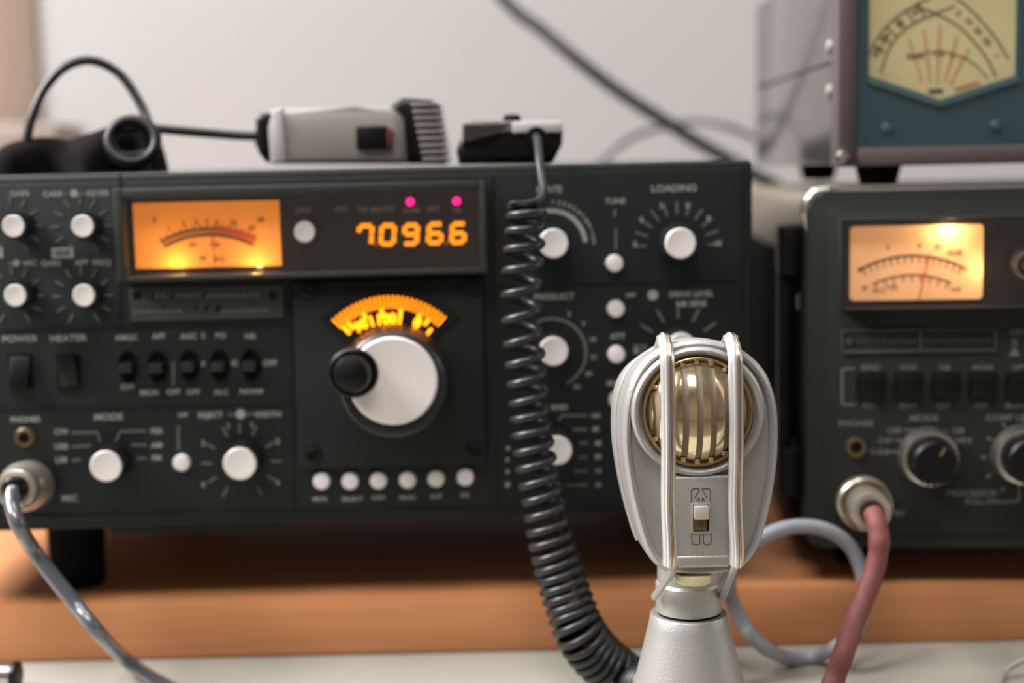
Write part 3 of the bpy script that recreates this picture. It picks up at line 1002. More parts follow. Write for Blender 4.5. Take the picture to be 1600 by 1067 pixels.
# teal plate with a window whose lower edge is a chevron
ax, bx, cx = P(1356, 118)[0], P(1466, 158)[0], P(1588, 122)[0]
za, zb, zc2 = P(1356, 120)[1], P(1466, 157)[1], P(1588, 118)[1]
ztop = IR[3] - 0.004
def prism(mb, pts, y0, y1):
    mb.prism(pts, y0, y1)
mb = MB()
mb.prism([(IR[0], IR[2]), (ax, IR[2]), (ax, IR[3]), (IR[0], IR[3])], -0.001, 0.004)
mb.prism([(cx, IR[2]), (IR[1], IR[2]), (IR[1], IR[3]), (cx, IR[3])], -0.001, 0.004)
mb.prism([(ax, IR[2]), (bx, IR[2]), (bx, zb), (ax, za)], -0.001, 0.004)
mb.prism([(bx, IR[2]), (cx, IR[2]), (cx, zc2), (bx, zb)], -0.001, 0.004)
mb.prism([(ax, ztop), (cx, ztop), (cx, IR[3]), (ax, IR[3])], -0.001, 0.004)
mb.build('teal_plate', M['teal'], wm)
mb = MB()
tt = 0.0016
for (p, q) in (((ax, za), (bx, zb)), ((bx, zb), (cx, zc2))):
    mb.bar((p[0], p[1] - 0.0012), (q[0], q[1] - 0.0012), 0.0028, -0.0026, -0.0008)
mb.build('window_rim', mat('light_teal_rim', (74, 108, 114), rough=0.4), wm)
mp = MB().prism([(ax, za), (bx, zb), (cx, zc2), (cx, ztop), (ax, ztop)], 0.0022, 0.0036).build('meter_face', M['meterpaper'], wm)
mb = MB()
# two crossed scales, pivots low left and low right, as on a cross needle meter
def arc_through(mb, pts, w, y0, y1):
    pts3 = [Vector((*P(*p), 0)) for p in pts]
    sp = spline(pts3, 8)
    for a, b in zip(sp, sp[1:]):
        mb.bar((a.x, a.y), (b.x, b.y), w, y0, y1)
    return sp
yk0, yk1 = 0.0018, 0.0023
arc_through(mb, [(1480, -14), (1512, 8), (1541, 38), (1562, 65), (1578, 92)], 0.0006, yk0, yk1)
arc_through(mb, [(1432, 8), (1462, 20), (1494, 36), (1520, 60), (1545, 92), (1558, 120)], 0.0006, yk0, yk1)
arc_through(mb, [(1358, 86), (1376, 54), (1400, 28), (1430, 8), (1465, -10)], 0.0005, yk0, yk1)
arc_through(mb, [(1378, 112), (1388, 82), (1404, 56), (1432, 34), (1464, 20), (1494, 8)], 0.0005, yk0, yk1)
arc_through(mb, [(1424, 90), (1448, 82), (1472, 80), (1500, 86), (1525, 100), (1546, 122)], 0.0004, yk0, yk1)
for a, b in zip([(1366, 72), (1376, 56), (1388, 42), (1402, 29), (1418, 17), (1436, 6)], [(1384, 80), (1393, 67), (1404, 56), (1416, 45), (1431, 36), (1448, 26)]):
    mb.bar(P(*a), P(*b), 0.0005, yk0, yk1)
for s_, px, py, rt in (('200', 1372, 80, -1.0), ('100', 1384, 60, -0.9), ('50', 1408, 36, -0.7), ('20', 1432, 18, -0.5), ('5', 1500, 20, 0.5), ('10', 1515, 32, 0.6), ('20', 1530, 47, 0.7), ('50', 1544, 64, 0.9), ('1', 1560, 87, 1.1), ('SWR', 1432, 87, 0.0), ('1.5', 1468, 83, 0.0), ('3', 1490, 86, 0.2)):
    x, z = P(px, py)
    mb.text(s_, x, z, 9 * sw_, yk0, rot=rt, fat=0.00005)
x, z = P(1464, 142)
mb.box(x - 11 * sw_, x + 11 * sw_, yk0, yk1, z - 3 * sw_, z + 3 * sw_)
mb.build('meter_scale', M['ink'], mp)
mb = MB()
for a, b in (((1422, 60), (1442, 128)), ((1445, 45), (1455, 128)), ((1470, 36), (1466, 130)), ((1497, 56), (1478, 126)), ((1515, 75), (1486, 132))):
    mb.bar(P(*a), P(*b), 0.0005, yk0, yk1)
mb.bar(P(1494, 139), P(1532, 128), 0.0012, yk0, yk1)
mb.build('red_curves', mat('faded_red_ink', (206, 120, 88), rough=0.8), mp)
MB().box(IR[0], IR[1], -0.0034, -0.0031, IR[2], IR[3]).build('front_glass', M['pane'], wm)
for px, py in ((1384, 200), (1554, 196)):
    x, z = P(px, py)
    MB().lathe([(8 * sw_, 0), (8 * sw_, -0.0012), (5 * sw_, -0.0018), (0.0003, -0.0018)], (x, -0.001, z), segs=20).build('plate_screw', mat('teal_screw', (70, 98, 104), rough=0.4), wm)
x, z = P(1314, 244)
MB().lathe([(11 * sw_, 0), (11 * sw_, -0.0012), (8 * sw_, -0.0026), (0.0003, -0.003)], (x, -0.004, z), segs=20).build('front_screw', M['chrome'], wm)
for py in (69, 140):
    z = P(1300, py)[1]
    MB().lathe([(0.0032, 0), (0.0032, -0.001), (0.0024, -0.0022), (0.0003, -0.0026)], (x0 + 0.0013, 0.014, z), 'x', 18).build('side_screw', M['handgray'], wm)
for x in (x0 + 0.024, x0 + WW - 0.024):
    for y in (0.022, 0.150):
        MB().lathe([(0.0105, dz + 0.0015), (0.0082, 0.0002)], (x, y, 0), 'z', 28).build('foot', M['mattblack'], wm)

# ------------------------------------------------------------------ desk microphone
MY = 0.500
cb = atY(1076, 953, MY)
mic = empty('desk_microphone', (cb.x, MY, 0.0))
tag(mic, 'silver vintage desk microphone with gold slotted grille on a conical stand', 'microphone')
HF = Frame(1076, 953, MY - 0.024, 0.0)       # plane of the head's front plate
HF.o = Vector((cb.x, MY, 0.0))               # local frame of the mic
def HP(px, py, y):
    """local x, z of a pixel on the plane y of the microphone's frame"""
    w = atY(px, py, MY + y)
    return w.x - cb.x, w.z
FY = -0.020                                  # front plate
front = [(1092, 541), (1060, 545), (1034, 555), (1012, 573), (997, 598), (988, 628), (984, 660), (984, 700), (988, 735), (994, 770), (1003, 808), (1013, 842), (1024, 866), (1040, 882), (1066, 888),
         (1094, 890), (1126, 888), (1152, 882), (1168, 866), (1180, 842), (1190, 808), (1198, 770), (1203, 735), (1206, 700), (1206, 660), (1202, 628), (1192, 598), (1175, 573), (1152, 555), (1124, 545)]
fo = [HP(px, py, FY) for px, py in front]
# smooth the outline
sp = spline([Vector((x, 0, z)) for x, z in fo + fo[:3]], 4)[4:4 + 4 * len(fo)]
fo = [(v.x, v.z) for v in sp]
cxm = sum(p[0] for p in fo) / len(fo); czm = sum(p[1] for p in fo) / len(fo)
def grow(d):
    n = len(fo)
    out = []
    for i in range(n):
        a = Vector(fo[i - 2]); b = Vector(fo[(i + 2) % n])
        t = (b - a).normalized()
        nn = Vector((t.y, -t.x))
        c = Vector((fo[i][0] - cxm, fo[i][1] - czm))
        if nn.dot(c) < 0: nn = -nn
        out.append((fo[i][0] + nn.x * d, fo[i][1] + nn.y * d))
    return out
prof = [(FY + 0.0022, -0.0010), (FY + 0.0004, -0.0002), (FY, 0.0008), (FY + 0.0006, 0.0018), (FY + 0.0030, 0.0026), (FY + 0.010, 0.0032), (FY + 0.020, 0.0034), (FY + 0.030, 0.0022), (FY + 0.038, -0.0010), (FY + 0.043, -0.006), (FY + 0.046, -0.012)]
ztop_m = max(p[1] for p in fo)
gz0 = HP(1090, 643, FY)[1]
def lean(x, y, z):
    t = min(max((z - gz0) / (ztop_m - gz0), 0), 1)
    return (x, y, z - max(y - FY - 0.001, 0) * 0.22 * t ** 1.3)
shell = MB().loft([[lean(x, y, z) for x, z in grow(d)] for y, d in prof])
head = shell.build('head_shell', M['silver'], mic, smooth=0.9)
# rear half of the shell, ending in a step near the foot of the head
zn = HP(985, 850, FY + 0.016)[1]
def rear(d0, d1):
    return [a if a[1] > zn else b for a, b in zip(grow(d0), grow(d1))]
mb = MB().loft([[lean(x, y, z) for x, z in rear(d0, d1)] for y, d0, d1 in ((FY + 0.0150, 0.0036, 0.0012), (FY + 0.0165, 0.0045, 0.0014), (FY + 0.029, 0.0043, 0.0012), (FY + 0.036, 0.0012, -0.0010))])
mb.build('rear_shell', M['silver'], mic)
gx, gz = HP(1090, 643, FY)
sg = (HP(1095, 643, FY)[0] - HP(1085, 643, FY)[0]) / 10
# raised ring and dish
MB().ring(98 * sg, 6.5 * sg, (gx, FY + 0.0002, gz), 72, 14, sz=0.985, sy=1.6).build('grille_ring', M['silver'], mic)
MB().lathe([(97 * sg, FY - 0.0008), (92 * sg, FY - 0.0004), (86 * sg, FY + 0.0012)], (gx, 0, gz), segs=72, cap=False).build('ring_dish', M['silver'], mic)
A = 82 * sg
MB().ring(84 * sg, 2.6 * sg, (gx, FY - 0.0006, gz), 72, 10).build('gold_rim', M['golddull'], mic)
h_ = 0.0105
RS = (A * A + h_ * h_) / (2 * h_)
yc = FY + 0.0005 + (RS - h_)
def dome_y(x, z, R):
    return yc - math.sqrt(max(R * R - x * x - z * z, 0))
# slatted gold dome: vertical straps with slots between them
gm = MB()
pitch, sw2 = 21.5 * sg, 5.9 * sg
lim = A * 0.93
for k in range(-4, 5):
    xc = (k + 0.5) * pitch - 1.5 * sg
    xs = [xc - sw2, xc - sw2 * 0.33, xc + sw2 * 0.33, xc + sw2]
    xs = [max(-lim * 0.99, min(lim * 0.99, x)) for x in xs]
    if xs[-1] - xs[0] < 2 * sg: continue
    rows = []
    N = 28
    for i in range(N + 1):
        row = []
        for x in xs:
            zl = math.sqrt(max(A * A * 0.985 - x * x, 1e-9))
            z = -zl + 2 * zl * i / N
            row.append((x, z))
        rows.append(row)
    for Rr in (RS,):
        vo = [[gm.bm.verts.new((gx + x, dome_y(x, z, Rr), gz + z)) for x, z in row] for row in rows]
        vi = [[gm.bm.verts.new((gx + x, dome_y(x, z, Rr) + 0.0011, gz + z)) for x, z in row] for row in rows]
        for i in range(N):
            for j in range(3):
                gm.bm.faces.new((vo[i][j], vo[i][j + 1], vo[i + 1][j + 1], vo[i + 1][j]))
                gm.bm.faces.new((vi[i][j], vi[i + 1][j], vi[i + 1][j + 1], vi[i][j + 1]))
            gm.bm.faces.new((vo[i][0], vo[i + 1][0], vi[i + 1][0], vi[i][0]))
            gm.bm.faces.new((vo[i][3], vi[i][3], vi[i + 1][3], vo[i + 1][3]))
gr_ = gm.build('grille', M['gold'], mic, smooth=0.5)
# small square bosses closing the slot ends
bs = MB()
for k in range(-3, 4):
    xc = k * pitch - 1.5 * sg
    for sgn in (-1, 1):
        zl = math.sqrt(max(A * A * 0.90 - xc * xc, 0)) * sgn
        y = dome_y(xc, zl, RS)
        bs.box(gx + xc - 4.2 * sg, gx + xc + 4.2 * sg, y - 0.0002, y + 0.0016, gz + zl - 3.6 * sg, gz + zl + 3.6 * sg, 0.0002)
bs.build('slot_end', M['gold'], gr_)
ii = MB()
prf = []
R2 = RS - 0.0008
for i in range(15):
    a = A * 0.97 * (1 - i / 14.0) + 0.0002
    prf.append((a, dome_y(a, 0, R2)))
ii.lathe(prf, (gx, 0, gz), segs=60, cap=True)
ii.build('grille_cloth', M['cloth'], mic)
# channel plate between the ribs
CY = FY - 0.0016
xl_, zb_ = HP(1046, 884, CY); xr_, zt_ = HP(1150, 742, CY)
ch = MB().box(xl_, xr_, CY, FY + 0.004, zb_, zt_, 0.0012, 3)
ch.build('channel_plate', M['silver'], mic)
lipx0, lz0 = HP(1056, 890, CY - 0.001); lipx1, lz1 = HP(1143, 867, CY - 0.001)
MB().box(lipx0, lipx1, CY - 0.0004, FY + 0.004, lz0, lz1, 0.0012, 3).build('lower_lip', M['silver'], mic)
# two ribs that run over the crown, down the front and back to the neck
for px0, px1, px2, sgn in ((1041, 1044, 1048, -1), (1142, 1150, 1153, 1)):
    RY = FY - 0.0072
    t = HP(px0, 545, RY); m_ = HP(px1, 660, RY); b_ = HP(px2, 886, RY + 0.001)
    x_mid = m_[0]
    topz = max(z for x, z in fo) + 0.0005
    # height of the shell top at this x
    tz = max(z for x, z in grow(0.0032) if abs(x - x_mid) < 0.0025)
    path = [(x_mid, FY + 0.028, tz - 0.014), (x_mid, FY + 0.017, tz - 0.0052), (x_mid, FY + 0.009, tz - 0.0008), (x_mid, FY + 0.003, tz + 0.0006), (x_mid, FY - 0.003, tz - 0.0012), (x_mid, RY, tz - 0.0060), (x_mid, RY - 0.001, gz + 0.006),
            (x_mid, RY - 0.0012, gz - 0.012), (x_mid, RY + 0.0012, (gz + b_[1]) / 2 - 0.004), (b_[0], RY + 0.002, b_[1] + 0.006), (b_[0], RY + 0.0032, b_[1])]
    pp = spline(path, 8)
    rb = MB()
    # flat band section swept along the path (width in x, thickness across)
    def band(mb, pp, w, th, lift):
        rings = []
        for i, p in enumerate(pp):
            a = pp[max(i - 1, 0)]; b = pp[min(i + 1, len(pp) - 1)]
            tg = (b - a).normalized()
            nn = Vector((0, tg.z, -tg.y))
            if nn.y > 0 and i > 20: nn = -nn
            if i <= 20 and nn.z < 0 and abs(nn.z) > 0.3: nn = -nn
            n_ = []
            for ax_, ay_ in ((-1, -.6), (-.8, .6), (-.35, 1), (.35, 1), (.8, .6), (1, -.6), (.6, -1), (-.6, -1)):
                n_.append(p + Vector((ax_ * w, 0, 0)) + nn * (ay_ * th + lift))
            rings.append(n_)
        mb.loft(rings)
    band(rb, pp, 0.0025, 0.0013, 0.0)
    r_o = rb.build('rib', M['ribsilver'], mic, smooth=0.9)
    cs = MB()
    band(cs, [p + Vector((-0.0004, 0, 0)) for p in pp[18:]], 0.0008, 0.0007, 0.0014)
    cs.build('chrome_strip', M['stripsilver'], r_o, smooth=0.9)
    cs = MB()
    band(cs, [p + Vector((0.0010, 0, 0)) for p in pp[16:]], 0.0005, 0.0006, 0.0014)
    cs.build('copper_strip', M['copper'], r_o, smooth=0.9)
    # strut back to the neck
    e = HP(1022 if sgn < 0 else 1127, 930, -0.004)
    MB().tube(spline([(b_[0], RY + 0.0030, b_[1] + 0.001), (b_[0] - sgn * 0.001, RY + 0.006, b_[1] - 0.003), (e[0], -0.006, e[1])], 6), 0.0014, 8).build('rib_strut', M['silver'], r_o)
# slide switch on the channel
sx0, sz0 = HP(1081, 832, CY); sx1, sz1 = HP(1110, 786, CY)
sw = MB()
frame_ring(sw, (sx0 + 0.0005, sx1 - 0.0005, sz0 + 0.0005, sz1 - 0.0005), 0.0007, 0.0007, 0.0007, 0.0007, CY - 0.0006, CY + 0.001, 0.0002)
sw = sw.build('switch', M['silver'], mic)
MB().box(sx0 + 0.0005, sx1 - 0.0005, CY - 0.0002, CY + 0.0008, sz0 + 0.0005, sz1 - 0.0005).build('switch_well', M['hole'], sw)
zm = (sz0 + sz1) / 2
MB().box(sx0 + 0.0007, sx1 - 0.0008, CY - 0.0022, CY, zm - 0.0001, sz1 - 0.0007, 0.0003).build('switch_cap', M['cream'] if False else mat('switch_cap_gray', (222, 214, 204), rough=0.35, metal=0.3), sw)
MB().box(sx0 + 0.0007, sx1 - 0.0012, CY - 0.0007, CY, sz0 + 0.0008, zm - 0.0003, 0.0003).build('switch_track', mat('aged_brass', (120, 108, 74), rough=0.35, metal=0.8, var=0.2, scale=800), sw)
# engraved marks above and below the switch
eg = MB()
def el(a, b, w=0.00028):
    eg.bar(HP(*a, CY), HP(*b, CY), w, CY - 0.00012, CY + 0.0002)
for a, b in (((1080, 766), (1080, 785)), ((1083, 763.5), (1093, 763.5)), ((1080, 766), (1083, 763.5)), ((1093, 764), (1085.5, 778)), ((1096.5, 764), (1104.5, 778)), ((1097, 763.5), (1108, 763.5)), ((1108, 763.5), (1110, 766)), ((1110, 766), (1110, 785)),
             ((1092.5, 777), (1092.5, 785)), ((1097.5, 777), (1097.5, 785)), ((1092.5, 777), (1088, 783)), ((1097.5, 777), (1101, 783)),
             ((1081, 834), (1081, 848)), ((1081, 848), (1083.5, 851)), ((1083.5, 851), (1091, 851)), ((1091, 851), (1093.5, 848)), ((1093.5, 848), (1093.5, 836)),
             ((1099, 836), (1099, 848)), ((1099, 848), (1101.5, 851)), ((1101.5, 851), (1108.5, 851)), ((1108.5, 851), (1111, 848)), ((1111, 848), (1111, 834))):
    el(a, b)
eg.build('engraving', M['engrave'], mic)
# cream button at the foot of the head
bx_, bz_ = HP(1083, 893, -0.014)
MB().lathe([(0.0067, 0.0022), (0.0067, 0.0), (0.0058, -0.0012), (0.003, -0.0020), (0.0003, -0.0022)], (bx_, -0.0150, bz_ - 0.0022), 'z', 32).build('base_button', M['cream'], mic)
# collar and conical stand
zc0, zc1 = HP(1075, 954, 0.0)[1], HP(1075, 905, 0.0)[1]
MB().lathe([(0.0112, zc1 + 0.006), (0.0112, zc1 - 0.0002), (0.0119, zc1 - 0.0012), (0.0119, zc0 + 0.0006)], (0, 0, 0), 'z', 48).build('collar', M['silver'], mic)
MB().lathe([(0.0114, zc0 + 0.0008), (0.0114, zc0 - 0.001)], (0, 0, 0), 'z', 48).build('collar_seam', M['hole'], mic)
prof = [(0.0118, zc0 - 0.0005), (0.0135, zc0 - 0.0005), (0.0138, zc0 - 0.0009)]
zz = HP(1080, 1067, 0.0)[1]
for i in range(1, 9):
    t = i / 8
    prof.append((0.0138 + (0.0206 - 0.0138) * t * (0.93 + 0.07 * t), zc0 - 0.0016 + (zz - zc0) * t))
prof += [(0.0252, 0.006), (0.0262, 0.003), (0.0262, 0.0)]
MB().lathe(prof, (0, 0, 0), 'z', 64).build('stand', M['silver'], mic, smooth=0.7)

# ------------------------------------------------------------------ silver hand microphone on the left radio
ZL = (LF.o.z + zt)                            # top of the left radio (LF.o keeps the base height)
HY = 0.624
hm = empty('hand_microphone', (atY(540, 258, HY).x, HY, ZL))
tag(hm, 'silver hand microphone lying on the radio top, black ridged end to the right', 'microphone')
ox = hm.location.x
def Q(px, py, Y):
    w = atY(px, py, Y)
    return w.x - ox, max(w.z - ZL, 0.0004)
out = [Q(*p, HY) for p in ((428, 256), (424, 200), (432, 176), (446, 170), (560, 169), (616, 166), (634, 185), (640, 256))]
MB().prism(out, -0.012, 0.034, 0.003, 3).build('body', M['handgray'], hm)
e1 = [Q(*p, HY) for p in ((404, 188), (412, 178), (430, 177), (430, 255), (420, 253), (408, 238))]
cap_o = MB().prism(e1, -0.010, 0.032, 0.0025, 3).build('end_cap', M['black'], hm)
a = Q(398, 212, HY); b = Q(428, 214, HY)
MB().tube([(a[0], 0.006, a[1]), (b[0], 0.006, b[1])], 0.005, 16).build('strain_relief', M['black'], cap_o)
MB().prism([Q(*p, HY) for p in ((430, 174), (448, 170), (456, 254), (432, 255))], -0.0132, 0.0346, 0.002, 2).build('bright_band', M['bright'], hm)
hd_ = MB().prism([Q(*p, HY) for p in ((612, 166), (632, 154), (676, 157), (684, 176), (696, 256), (606, 256))], -0.010, 0.033, 0.003, 3).build('grille_head', M['black'], hm)
for i in range(9):
    py = 162 + i * 10.6
    p0, p1 = Q(642 + i * 2.2, py, HY - 0.012), Q(680 + i * 2.0, py + 1, HY - 0.012)
    if p0[1] < 0.001: continue
    MB().box(p0[0], p1[0] + 0.0012, -0.0116, 0.034, p1[1] - 0.0006, p1[1] + 0.0007, 0.0003).build('grille_rib', M['handgray'], hd_)
r0, r1 = Q(557, 234, HY - 0.013), Q(606, 196, HY - 0.013)
pt = MB().box(r0[0], r1[0], -0.0145, -0.010, r0[1], r1[1], 0.0012).build('talk_button', M['black'], hm)
r0, r1 = Q(602, 232, HY - 0.013), Q(613, 200, HY - 0.013)
MB().box(r0[0], r1[0], -0.0142, -0.010, r0[1], r1[1], 0.0008).build('red_edge', mat('dull_red', (96, 44, 44), rough=0.5), pt)

# its cord: to a tight loop and then a high arc over the black cloth
pts = [atY(402, 213, HY + 0.006), atY(360, 211, HY + 0.004), atY(300, 206, HY), atY(240, 201, HY - 0.004), atY(205, 199, HY - 0.008), atY(178, 205, HY - 0.014), atY(173, 222, HY - 0.019), atY(185, 240, HY - 0.020), atY(212, 244, HY - 0.018),
       atY(238, 235, HY - 0.012), atY(243, 214, HY - 0.002), atY(232, 192, HY + 0.006), atY(217, 158, HY + 0.010), atY(187, 116, HY + 0.012), atY(145, 95, HY + 0.010), atY(105, 103, HY + 0.006), atY(72, 135, HY + 0.002), atY(51, 180, HY - 0.002), atY(42, 217, HY - 0.004), atY(38, 232, HY - 0.004)]
cord = MB().tube(spline(pts, 8), 0.0020, 12).build('black_cable', M['cable'])
tag(cord, 'black cord looping high from the silver hand microphone into the black cloth', 'cord')
ringc = [atY(207 + 37 * math.cos(t) , 221 - 33 * math.sin(t), HY - 0.024 + 0.004 * math.sin(t)) for t in [2 * math.pi * i / 40 for i in range(41)]]
cl = MB().tube(ringc, 0.0024, 12, cap=False).build('cord_coil', M['black'], cord)

# black cloth heap
ch_ = empty('black_cloth', (atY(110, 258, HY + 0.004).x, HY + 0.004, ZL))
tag(ch_, 'black cloth heap on the left end of the left radio', 'cloth')
o0 = ch_.location.x
mb = MB()
prof_c = [(-30, 251), (0, 236), (22, 224), (48, 217), (80, 215), (108, 219), (128, 213), (152, 206), (178, 196), (205, 187), (228, 190), (242, 206), (247, 232), (250, 252)]
sp = spline([Vector((p[0], 0, p[1])) for p in prof_c], 5)
rings = []
random.seed(3)
for v in sp:
    w = atY(v.x, v.z, HY + 0.004)
    hgt = max(w.z - ZL, 0.0015)
    ring = []
    n = 18
    for i in range(n):
        t = math.pi * i / (n - 1)
        d = 0.022 * (0.72 + 0.28 * math.sin(v.x * 0.05))
        j = 1 + 0.06 * math.sin(v.x * 0.13 + t * 5)
        ring.append((w.x - o0, -math.cos(t) * d * j, math.sin(t) ** 0.7 * hgt + 0.0003 if 0 < i < n - 1 else 0.0003))
    rings.append(ring)
mb.loft(rings)
cloth_o = mb.build('cloth', M['pouch'], ch_, smooth=1.2)

# ------------------------------------------------------------------ second hand microphone and its coiled cord
KY = 0.613
km = empty('hand_microphone', (atY(798, 256, KY).x, KY, ZL))
tag(km, 'black hand microphone with chrome bar lying above the coiled cord', 'microphone')
ox = km.location.x
MB().prism([Q(*p, KY) for p in ((718, 256), (714, 236), (722, 214), (760, 206), (800, 206), (878, 204), (877, 226), (864, 252), (858, 256))], -0.012, 0.034, 0.003, 3).build('body', M['black'], km)
bar_ = MB().prism([Q(*p, KY - 0.012) for p in ((800, 208), (800, 190), (878, 190), (880, 207))], -0.0140, 0.030, 0.0012, 2).build('chrome_bar', M['bright'], km)
gb = MB().prism([Q(*p, KY - 0.006) for p in ((721, 226), (722, 192), (738, 188), (799, 190), (799, 206), (772, 208))], -0.0130, 0.030, 0.0006, 2).build('ridged_back', M['handgray'], km)
for i in range(5):
    p0 = Q(722, 196 + i * 6, KY - 0.015); p1 = Q(796 - i * 7, 196 + i * 6, KY - 0.015)
    MB().box(p0[0], p1[0], -0.0136, -0.012, p0[1] - 0.0002, p0[1] + 0.0003).build('back_groove', M['black'], gb)
p0, p1 = Q(786, 191, KY), Q(814, 178, KY)
MB().box(p0[0], p1[0], 0.0, 0.014, p0[1] - 0.001, p1[1], 0.0016).build('hang_button', M['black'], km)
p0 = Q(838, 211, KY - 0.014)
MB().tube([(p0[0], -0.010, p0[1]), (p0[0], -0.0185, p0[1] - 0.001)], 0.0042, 16).build('strain_relief', M['black'], km)

lead = [atY(838, 212, KY - 0.018), atY(840, 222, KY - 0.026), atY(842, 245, 0.577), atY(846, 275, 0.569), atY(849, 300, 0.561), atY(840, 315, 0.555), atY(818, 320, 0.5515)]
# coil axis: pixel, depth, radius in m
AX = [(824, 322, 0.597, 0.0078), (822, 350, 0.594, 0.0082), (818, 400, 0.592, 0.0083), (815, 460, 0.590, 0.0083), (817, 520, 0.588, 0.0083), (822, 580, 0.586, 0.0084), (828, 640, 0.583, 0.0084), (834, 700, 0.579, 0.0086), (842, 750, 0.574, 0.0088),
      (852, 800, 0.568, 0.0091), (862, 850, 0.561, 0.0095), (876, 900, 0.551, 0.0100), (890, 945, 0.540, 0.0103), (905, 985, 0.527, 0.0106)]
axp = [atY(x, y, 0.540 + (Y - 0.527) * 0.14) for x, y, Y, r in AX]
rad = [a[3] for a in AX]
for px, py, Y, r in ((927, 1018, 0.5420, 0.0108), (957, 1046, 0.5440, 0.0108), (992, 1070, 0.5445, 0.0106)):
    axp.append(atY(px, py, Y)); rad.append(r)
for px, py in ((1030, 1079), (1068, 1077)):
    axp.append(atZ(px, py, 0.0122)); rad.append(0.0104)
axs = spline(axp, 30)
rs_ = spline([Vector((r, 0, 0)) for r in rad], 30)
# pitch along the cord: loose at the top, touching turns on the desk
turns_y = [322, 338, 362, 390, 423, 459, 498, 535, 567, 597, 627, 652, 677, 703, 728, 754, 778, 803, 826, 847, 867, 884, 900, 916, 931, 946, 961, 975]
T, N = frames(axs)
hel = []
ph = math.radians(-60)
PX = spline([Vector((a[0], a[1], 0)) for a in AX], 30)
def turn_at(y):
    if y <= turns_y[0]: return 0.0
    for i in range(len(turns_y) - 1):
        if turns_y[i + 1] >= y:
            return i + (y - turns_y[i]) / (turns_y[i + 1] - turns_y[i])
    return None
# phase per axis sample
phs = []
for i, p in enumerate(axs):
    t = turn_at(PX[i].y) if i < len(PX) else None
    if t is None:
        t = phs[-1] + (axs[i] - axs[i - 1]).length / 0.00385
    phs.append(t)
STEP = 1 / 22.0
k = 0.0
i = 0
while k < phs[-1]:
    while i < len(phs) - 2 and phs[i + 1] < k: i += 1
    d = phs[i + 1] - phs[i]
    f = 0 if d < 1e-9 else min(max((k - phs[i]) / d, 0), 1)
    p = axs[i].lerp(axs[i + 1], f)
    n = N[i].lerp(N[i + 1], f).normalized()
    t_ = T[i].lerp(T[i + 1], f).normalized()
    b = t_.cross(n)
    r = rs_[min(i, len(rs_) - 1)].x - 0.0018
    a = 2 * math.pi * k + math.radians(150)
    hel.append(p + n * math.cos(a) * r + b * math.sin(a) * r)
    k += STEP
pts = spline(lead + [hel[0]], 8)[:-1] + hel
coil = MB().tube(pts, 0.00178, 10).build('coiled_cord', M['cable'], smooth=1.2)
tag(coil, 'black coiled cord hanging before the left radio and bending onto the desk', 'cord')

# ------------------------------------------------------------------ plugs and cables
def plug(fr, c_px, base_off, parent, mat_, dirv, scale=1.0, L=0.030, r=0.0102):
    pass


P, S = LF.P, LF.S
def locw(fr, px, py, off):
    x, z = fr.P(px, py, off)
    return fr.o + fr.u * x + fr.n * off + Vector((0, 0, z))


def oriented(mb_fn, a, b):
    pass


def lathe_along(prof, a, b, segs=40):
    """profile of (radius, fraction along a->b)"""
    a, b = Vector(a), Vector(b)
    d = (b - a)
    L = d.length
    d.normalize()
    ref = Vector((0, 0, 1)) if abs(d.z) < 0.9 else Vector((1, 0, 0))
    n = (ref - d * ref.dot(d)).normalized()
    bi = d.cross(n)
    mb = MB()
    mb.loft([[a + d * (t * L) + n * (r * math.cos(2 * math.pi * i / segs)) + bi * (r * math.sin(2 * math.pi * i / segs)) for i in range(segs)] for r, t in prof])
    return mb


def plug_prof(r):
    p = [(r * 0.90, 0.0), (r * 0.98, 0.03), (r, 0.08), (r, 0.34), (r * 0.94, 0.37), (r * 0.94, 0.42), (r * 1.0, 0.45)]
    for i in range(5):
        t = 0.47 + i * 0.07
        p += [(r * (0.97 - i * 0.03), t), (r * (0.92 - i * 0.03), t + 0.035)]
    p += [(r * 0.80, 0.83), (r * 0.76, 0.97), (r * 0.55, 1.0), (0.0004, 1.0)]
    return p


# left microphone cable
a = locw(LF, 48, 757, 0.0022); b = locw(LF, 24, 764, 0.032)
gc = empty('microphone_cable', (a.x, a.y, 0.0))
tag(gc, 'shiny gray cable with chrome plug running from the left radio to the desk', 'cable')
def world_child(mb, name, m, parent, smooth=0.6):
    off = Vector(parent.location)
    for v in mb.bm.verts: v.co -= off
    return mb.build(name, m, parent, smooth=smooth)
pg = world_child(lathe_along(plug_prof(0.0102), a, b), 'plug', M['nickel'], gc)
d = (b - a).normalized()
zd = 0.0033
path = [b - d * 0.002, b + d * 0.004, locw(LF, 18, 788, 0.041), locw(LF, 30, 822, 0.046), atY(50, 856, 0.548), atY(82, 900, 0.547), atY(118, 944, 0.545), atY(154, 988, 0.541), atZ(196, 1030, 0.008), atZ(245, 1064, zd), atZ(320, 1100, zd), atZ(420, 1140, zd)]
cab_ = world_child(MB().tube(spline(path, 10), 0.0030, 16), 'cable_sleeve', M['cablemid'], gc, 1.2)
world_child(lathe_along([(0.0055, 0), (0.0052, 0.5), (0.0036, 1.0)], b - d * 0.001, b + d * 0.006, 20), 'plug_boot', M['black'], gc)

